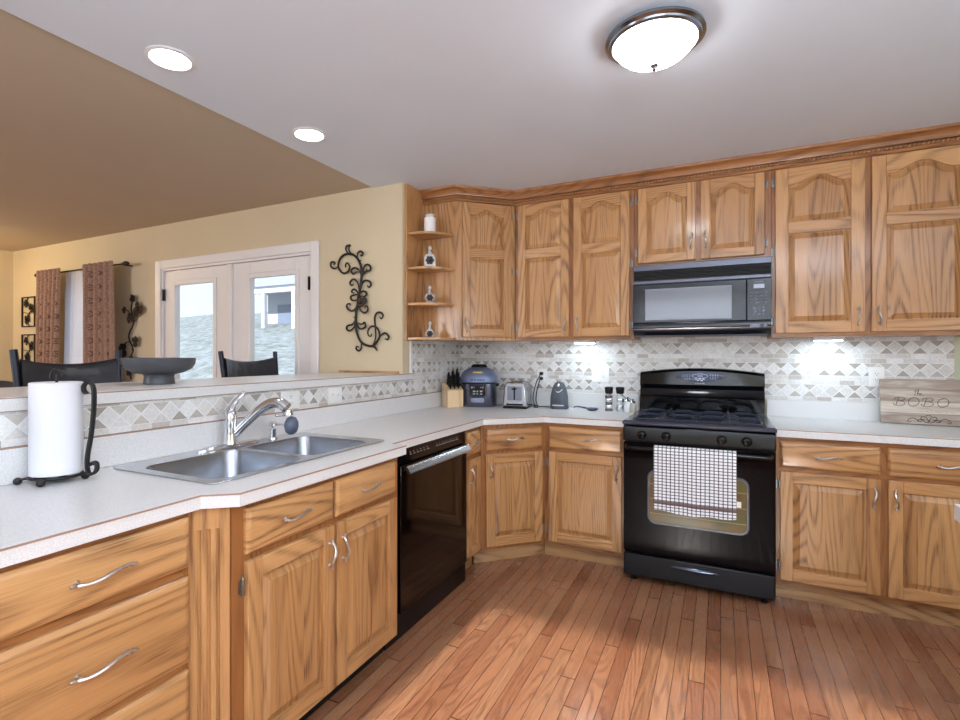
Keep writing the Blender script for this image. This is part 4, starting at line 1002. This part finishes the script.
for i, w in enumerate((.010, .006, .010, .004, .010, .008, .010, .006, .008)): m.box((-.050+i*.0118, -.1352, .196), (-.050+i*.0118+w, -.1338, .208))
part('lettering', m, simple('dark_teal_print', (40, 66, 84), .4), lid, smooth=0)
m = M(); m.box((-.066, -.1345, .078), (.066, -.120, .172)); m.box((-.052, -.1385, .030), (.052, -.115, .074)); part('front_frame', m, CKS, p, bevel=.006)
m = M(); m.box((-.060, -.1372, .084), (.060, -.1346, .166)); cp = part('control_panel', m, BLACK, p, bevel=.001)
m = M()
for x in (-.046, .036): m.box((x, -.1380, .142), (x+.010, -.1372, .152))
for x in (-.028, .022): m.box((x, -.1380, .144), (x+.006, -.1372, .150))
for x in (-.034, -.006, .018): m.box((x, -.1380, .112), (x+(.018 if x != -.006 else .010), -.1372, .124))
for x in (-.034, -.006, .018): m.box((x, -.1380, .094), (x+(.018 if x != -.006 else .010), -.1372, .104))
part('panel_symbols', m, GREYTXT, cp, smooth=0)
for sx in (-1, 1):
    m = M(); m.box((sx*.141-.010, -.035, .150), (sx*.141+.010, .035, .172)); part('side_handle', m, BLACKM, p, bevel=.004)

t = thing('toaster', 'two-slice chrome toaster with long vertical lever slot', 'toaster', (-1.342, 3.560, ZT), math.radians(8))
m = M(); 
def tp(k, y, b=0): return [(-.085*k, y, .012+b), (.085*k, y, .012+b), (.088*k, y, .05), (.078*k, y, .150), (.064*k, y, .183), (.050*k, y, .190-b), (-.050*k, y, .190-b), (-.064*k, y, .183), (-.078*k, y, .150), (-.088*k, y, .05)]
m.loft([tp(.90, -.098, .008), tp(1.0, -.088), tp(1.0, .125), tp(.92, .135, .008)]); part('shell', m, STEEL, t, bevel=.003, smooth=40)
m = M(); m.box((-.088, -.100, .0), (.088, .137, .0118)); part('foot_base', m, BLACKM, t, bevel=.004)
m = M(); m.box((-.052, -.1035, .060), (.052, -.0985, .160)); fp = part('front_plate', m, simple('grey_toaster_plate', (136, 142, 158), .3, .6), t, bevel=.004)
m = M(); m.box((-.0055, -.1050, .064), (.0055, -.1040, .156)); part('lever_slot', m, BLACKM, fp)
m = M(); m.box((-.018, -.120, .138), (.018, -.1052, .149)); part('lever', m, BLACKM, fp, bevel=.003)
m = M(); m.box((-.060, -.1035, .024), (.060, -.0985, .036)); part('control_strip', m, BLACKM, t)
for x in (-.026, .026):
    m = M(); m.box((x-.013, -.07, .1905), (x+.013, .11, .1920)); part('bread_slot', m, BLACKM, t)

o = thing('can_opener', 'dark grey upright electric can opener beside the wall outlet', 'can opener', (-1.040, 3.610, ZT), math.radians(5))
CO = simple('charcoal_plastic', (76, 82, 94), .35)
m = M(); m.loft([sq(.060, .050, 0, .7), sq(.064, .054, .006, .7), sq(.062, .052, .09, .75), sq(.050, .044, .150, .8), sq(.032, .030, .185, .9), sq(.014, .014, .196, 1)]); part('housing', m, CO, o, smooth=50)
m = M(); m.tube(catmull([(-.028, -.035, .148), (-.018, -.044, .130), (0, -.050, .122), (.018, -.044, .130), (.028, -.035, .148)], 4), .004, 6); m.ball((0, -.032, .168), .014, n=10); m.tube([(.0, -.030, .176), (.016, -.030, .196), (-.012, -.026, .206)], .005, 6); part('cutter', m, CHROME, o, smooth=60)
m = M(); m.box((-.040, -.0545, .024), (.040, -.047, .032)); part('base_plate', m, PEWTER, o)

def plate_(name, label, loc, rz, w, h, kind):
    t = thing(name, label, 'switch plate' if 'switch' in name else 'outlet', loc, rz); m = M(); m.box((-w/2, -.006, -h/2), (w/2, -.0003, h/2)); part('cover_plate', m, WPLAST, t, bevel=.003)
    for i, kk in enumerate(kind):
        cx = (i-(len(kind)-1)/2)*.046
        if kk == 's':
            m = M(); m.box((cx-.009, -.008, -.012), (cx+.009, -.0062, .012)); m.box((cx-.004, -.016, .0), (cx+.004, -.008, .010)); part('toggle', m, WPLAST, t, bevel=.001)
        else:
            m = M(); m.box((cx-.017, -.0085, -.034), (cx+.017, -.0062, .034)); q = part('socket', m, WPLAST, t, bevel=.002); m = M()
            for z in (-.019, .015):
                for x in (-.007, .005): m.box((cx+x, -.0092, z), (cx+x+.0022, -.0086, z+.008))
                m.lathe([(.0024, -.0086), (.0024, -.0091)], (cx, 0, z-.006), 8, axis='y')
            part('slot', m, BLACKM, q, smooth=0)
    return t
plate_('wall_outlet', 'white outlet with two cords plugged in, above the toaster', (-1.218, YB-.0085, 1.140), 0, .078, .118, 'o')
plate_('light_switch', 'double white switch plate on the tiles beside the stove', (-.779, YB-.0085, 1.165), 0, .124, .122, 'so')
plate_('wall_outlet', 'white outlet on the tiles beside the engraved board', (.815, YB-.0085, 1.174), 0, .076, .118, 'o')
plate_('wall_outlet', 'white outlet on the tiles behind the knife block', (XW+.0085, 3.47, 1.150), PI/2, .078, .120, 'o')
plate_('wall_outlet', 'white outlet below the bar ledge beyond the faucet tip', (XW+.0085, 1.895, 1.077), PI/2, .125, .090, 'o')
plate_('light_switch', 'white switch plate below the bar ledge past the faucet outlet', (XW+.0085, 2.225, 1.077), PI/2, .118, .090, 'ss')
c = M(); c.tube(catmull([(-1.218, YB-.034, 1.160), (-1.215, YB-.05, 1.158), (-1.245, YB-.06, 1.10), (-1.262, YB-.09, .99), (-1.235, YB-.12, .928), (-1.16, YB-.14, .922), (-1.108, 3.622, .923)], 6), .0035, 6)
c.box((-1.229, YB-.040, 1.150), (-1.207, YB-.0180, 1.172))
tag(part('power_cord', c, BLACKM, None, smooth=60), 'black cord from the upper socket to the can opener', 'cord')
c = M(); c.tube(catmull([(-1.218, YB-.034, 1.122), (-1.222, YB-.055, 1.11), (-1.240, YB-.075, 1.02), (-1.232, YB-.11, .95), (-1.195, YB-.17, .922), (-1.215, YB-.20, .921), (-1.238, YB-.15, .921), (-1.243, YB-.07, .921), (-1.32, YB-.046, .922)], 6), .0035, 6)
c.box((-1.229, YB-.040, 1.112), (-1.207, YB-.0180, 1.134))
tag(part('power_cord', c, BLACKM, None, smooth=60), 'black cord from the lower socket curling beside the toaster', 'cord')

m = M(); m.loft([[((.040*k)*math.cos(t), (.030*k)*math.sin(t), z) for t in [2*PI*i/24 for i in range(24)]] for k, z in ((.6, 0), (.9, .006), (1.05, .018), (1.0, .019), (.8, .009), (.3, .006))])
m.tube(catmull([(-.030, 0, .014), (-.07, .004, .020), (-.105, .008, .024), (-.125, .009, .020), (-.130, .009, .010)], 4), [.008]*4+[.006]*4+[.005]*9, 8, flat=.6)
o = part('spoon_rest', m, simple('dark_slate_ceramic', (78, 88, 108), .3), None, smooth=60, loc=(-.800, 3.590, ZT)); tag(o, 'dark blue-grey spoon rest on the counter near the stove', 'spoon rest')

def grinder(label, x, y, see):
    t = thing('spice_grinder', label, 'grinder', (x, y, ZT), 0, 'tall grinders beside the stove')
    gm = simple('clear_acrylic_'+('pepper' if see else 'salt'), (104, 98, 100) if see else (206, 216, 222), .12, 0.0)
    m = M(); m.lathe([(.026, 0), (.027, .004), (.023, .03), (.024, .09), (.027, .106)], (0, 0, 0), 20); part('jar', m, gm, t, smooth=40)
    m = M(); m.lathe([(.019, .1065), (.019, .118), (.021, .12)], (0, 0, 0), 20); part('collar', m, CHROME, t)
    m = M(); m.lathe([(.022, .1205), (.026, .126), (.029, .158), (.027, .165), (.01, .168)], (0, 0, 0), 20); part('cap', m, BLACKM, t, smooth=40)
    for z in (.03, .075):
        m = M(); m.lathe([(.0245, z-.012), (.0252, z-.010), (.0252, z+.010), (.0245, z+.012)], (0, 0, 0), 20, cap=False); part('band', m, CHROME, t)
grinder('tall black-capped pepper grinder under the switch plate', -.693, 3.625, True)
grinder('tall black-capped salt grinder with clear white filling', -.620, 3.640, False)
def shaker(label, x, y, fill, h):
    t = thing('glass_shaker', label, 'shaker', (x, y, ZT), 0)
    m = M(); m.lathe([(.020, 0), (.022, .004), (.021, h*.6), (.015, h*.8)], (0, 0, 0), 20); part('jar', m, fill, t, smooth=40)
    m = M(); m.lathe([(.016, h*.805), (.017, h*.9), (.010, h)], (0, 0, 0), 16); part('cap', m, CHROME, t, smooth=40)
    m = M(); m.tube(catmull([(-.004, 0, h*.97), (-.018, 0, h*1.15), (-.034, -.004, h*1.30)], 4), .0022, 6); m.ball((.0, 0, h+.006), .006, n=8); part('lever', m, BLACKM, t)
shaker('white filled glass shaker next to the salt grinder', -.565, 3.600, simple('white_fill', (232, 236, 238), .2), .088)
shaker('clear glass shaker with pale brown filling nearest the stove', -.519-.008, 3.585, simple('tan_fill', (176, 172, 160), .2), .080)

# engraved board
BW = NT('walnut_board'); x, y, z = BW.xyz(BW.obj()); nn = BW.noise(BW.vec(BW.math('MULTIPLY', x, 1.2), y, BW.math('MULTIPLY', z, 9.0)), 3.2, 3, .5, .8); st_ = BW.math('FLOOR', BW.math('DIVIDE', z, .062)); sr = BW.white(BW.vec(st_, 4.0, 0.0))
fi = BW.noise(BW.vec(BW.math('MULTIPLY', x, 3.0), y, BW.math('MULTIPLY', z, 90.0)), 3.0, 2)
BW.set(Base_Color=BW.mix(BW.math('MULTIPLY', BW.map(fi, .4, .7), .35), BW.mix(BW.map(BW.math('ADD', nn, BW.math('MULTIPLY', BW.math('SUBTRACT', sr, .5), .35)), .3, .72), s2l((212, 200, 184)), s2l((146, 126, 112))), s2l((122, 104, 92))), Roughness=.5)
bd = thing('engraved_board', 'grey-brown wooden board engraved with a family name, leaning on the tiles', 'sign', (.816, 3.668, ZT+.0040), math.radians(-4))
bd.rotation_euler = (math.radians(-11), 0, math.radians(-5))
m = M(); m.box((0, 0, 0), (.40, .018, .252)); part('board', m, BW.m, bd, bevel=.004)
def stroke(m, pts, ox, oz, s=1.0, r=.0011, k=6, sk=.0, wx=1.0):
    m.tube([(ox+p.x*s*wx+p.y*sk*s, -.0008, oz+p.y*s) for p in catmull([(a, b, 0) for a, b in pts], k)], r, 5, flat=1)
m = M(); m2 = M()
Bp = [[(.16, 0), (.22, .45), (.30, .98)], [(.0, .70), (.10, .92), (.45, 1.0), (.72, .92), (.66, .66), (.30, .52), (.55, .52), (.80, .36), (.68, .08), (.30, -.02), (.02, .10), (-.04, .28)]]
Op = [[(.48, .98), (.16, .86), (.0, .48), (.14, .10), (.46, 0), (.80, .20), (.90, .60), (.72, .92), (.42, 1.0), (.26, .90)]]
for ox, G in ((.058, Bp), (.120, Op), (.178, Bp), (.243, Op)):
    for g_ in G: stroke(m, g_, ox, .100, .048, .0014, sk=.12, wx=(1.25 if G is Bp else 1.05))
for g_, ox in (([(.0, .0), (.12, .5), (.20, 1.0)], 0), ([(-.08, .66), (.10, .72), (.34, .74)], 0), ([(.30, 0), (.38, .5), (.46, .98), (.52, .9), (.42, .3), (.50, .42), (.60, .36), (.62, .05)], 0), ([(.70, .22), (.86, .36), (.80, .46), (.70, .26), (.78, .02), (.98, .06), (1.10, .12)], 0)):
    stroke(m, g_, .150, .158, .036, .0010)
for i, w in enumerate((.010, .018, .008, .026, .010, .012, .022)):
    x = .172+i*.021; m.tube([(x, -.0006, .074-.0006*i), (x+w*.7, -.0006, .074-.0006*i)], .0007, 4)
part('lettering', m, simple('burnt_engraving', (72, 60, 56), .7), bd, smooth=60)
for G in ([(0, 0), (.35, .08), (.75, .40), (1.0, .36), (1.02, .16), (.84, .10), (.74, .22)], [(0, 0), (-.35, .08), (-.75, .40), (-1.0, .36), (-1.02, .16), (-.84, .10), (-.74, .22)], [(0, .1), (.2, .6), (.60, .80), (.78, .55), (.55, .36), (.40, .50)], [(0, .1), (-.2, .6), (-.60, .80), (-.78, .55), (-.55, .36), (-.40, .50)], [(-.3, .86), (0, 1.0), (.3, .86)],
          [(1.0, .1), (1.25, .46), (1.6, .56), (1.95, .40), (2.1, .10), (1.9, .02), (1.75, .18)], [(-1.0, .1), (-1.25, .46), (-1.6, .56), (-1.95, .40), (-2.1, .10), (-1.9, .02), (-1.75, .18)]):
    stroke(m2, G, .206, .010, .043, .0016)
part('scrollwork', m2, BLACK_TXT, bd, smooth=60)

# things on the corner shelves
GL = simple('clear_cut_glass', (206, 204, 204), .08, .0, Specular_IOR_Level=1.0); FLW = simple('pewter_flower', (70, 66, 70), .4, .6)
o = thing('candle_jar', 'white pillar candle in a jar on the topmost corner shelf', 'candle', (-1.795, 3.055, 2.122+.0174))
m = M(); m.lathe([(.036, 0), (.040, .004), (.040, .105), (.036, .108)], (0, 0, 0), 24); part('wax', m, simple('candle_white', (240, 238, 238), .5), o, smooth=40)
m = M(); m.lathe([(.030, .1085), (.030, .118), (.034, .120), (.034, .128), (.002, .130)], (0, 0, 0), 20); part('lid', m, GL, o)
def bottle(label, z, kind):
    o = thing('perfume_bottle', label, 'perfume bottle', (-1.795, 3.055, z+.0174), math.radians(30))
    if kind == 0:
        m = M(); m.loft([sq(.034, .022, 0, .4), sq(.040, .026, .006, .4), sq(.040, .026, .070, .4), sq(.028, .020, .092, .5), sq(.012, .012, .098, 1), sq(.012, .012, .112, 1)]); top = .112; fc, fr = .048, .030
    elif kind == 1:
        m = M(); m.lathe([(.018, 0), (.030, .010), (.040, .036), (.030, .062), (.012, .072), (.010, .082)], (0, 0, 0), 8); top = .082; fc, fr = .036, .024
    else:
        m = M(); m.lathe([(.024, 0), (.034, .010), (.034, .030), (.022, .050), (.010, .060), (.009, .070)], (0, 0, 0), 12); top = .070; fc, fr = .024, .022
    part('glass_body', m, GL, o, smooth=30)
    m = M(); m.lathe([(.009, top+.0004), (.006, top+.010), (.013, top+.022), (.010, top+.034), (.001, top+.042)], (0, 0, 0), 8); part('stopper', m, GL, o, smooth=20)
    m = M(); yy = -.028 if kind == 0 else -.040 if kind == 1 else -.036
    for k_ in range(6):
        a = k_*PI/3; m.lathe([(.001, -.004), (fr*.42, 0), (.001, .003)], (fr*.6*math.cos(a), yy, fc+fr*.6*math.sin(a)), 8, axis='y')
    m.ball((0, yy-.003, fc), fr*.3, n=8); part('flower', m, FLW, o, smooth=60)
bottle('square glass perfume bottle with a dark flower on the second shelf down', 1.885, 0)
bottle('round faceted perfume bottle on the third shelf down', 1.640, 1)
bottle('small squat perfume bottle on the bottom corner shelf', 1.405, 2)
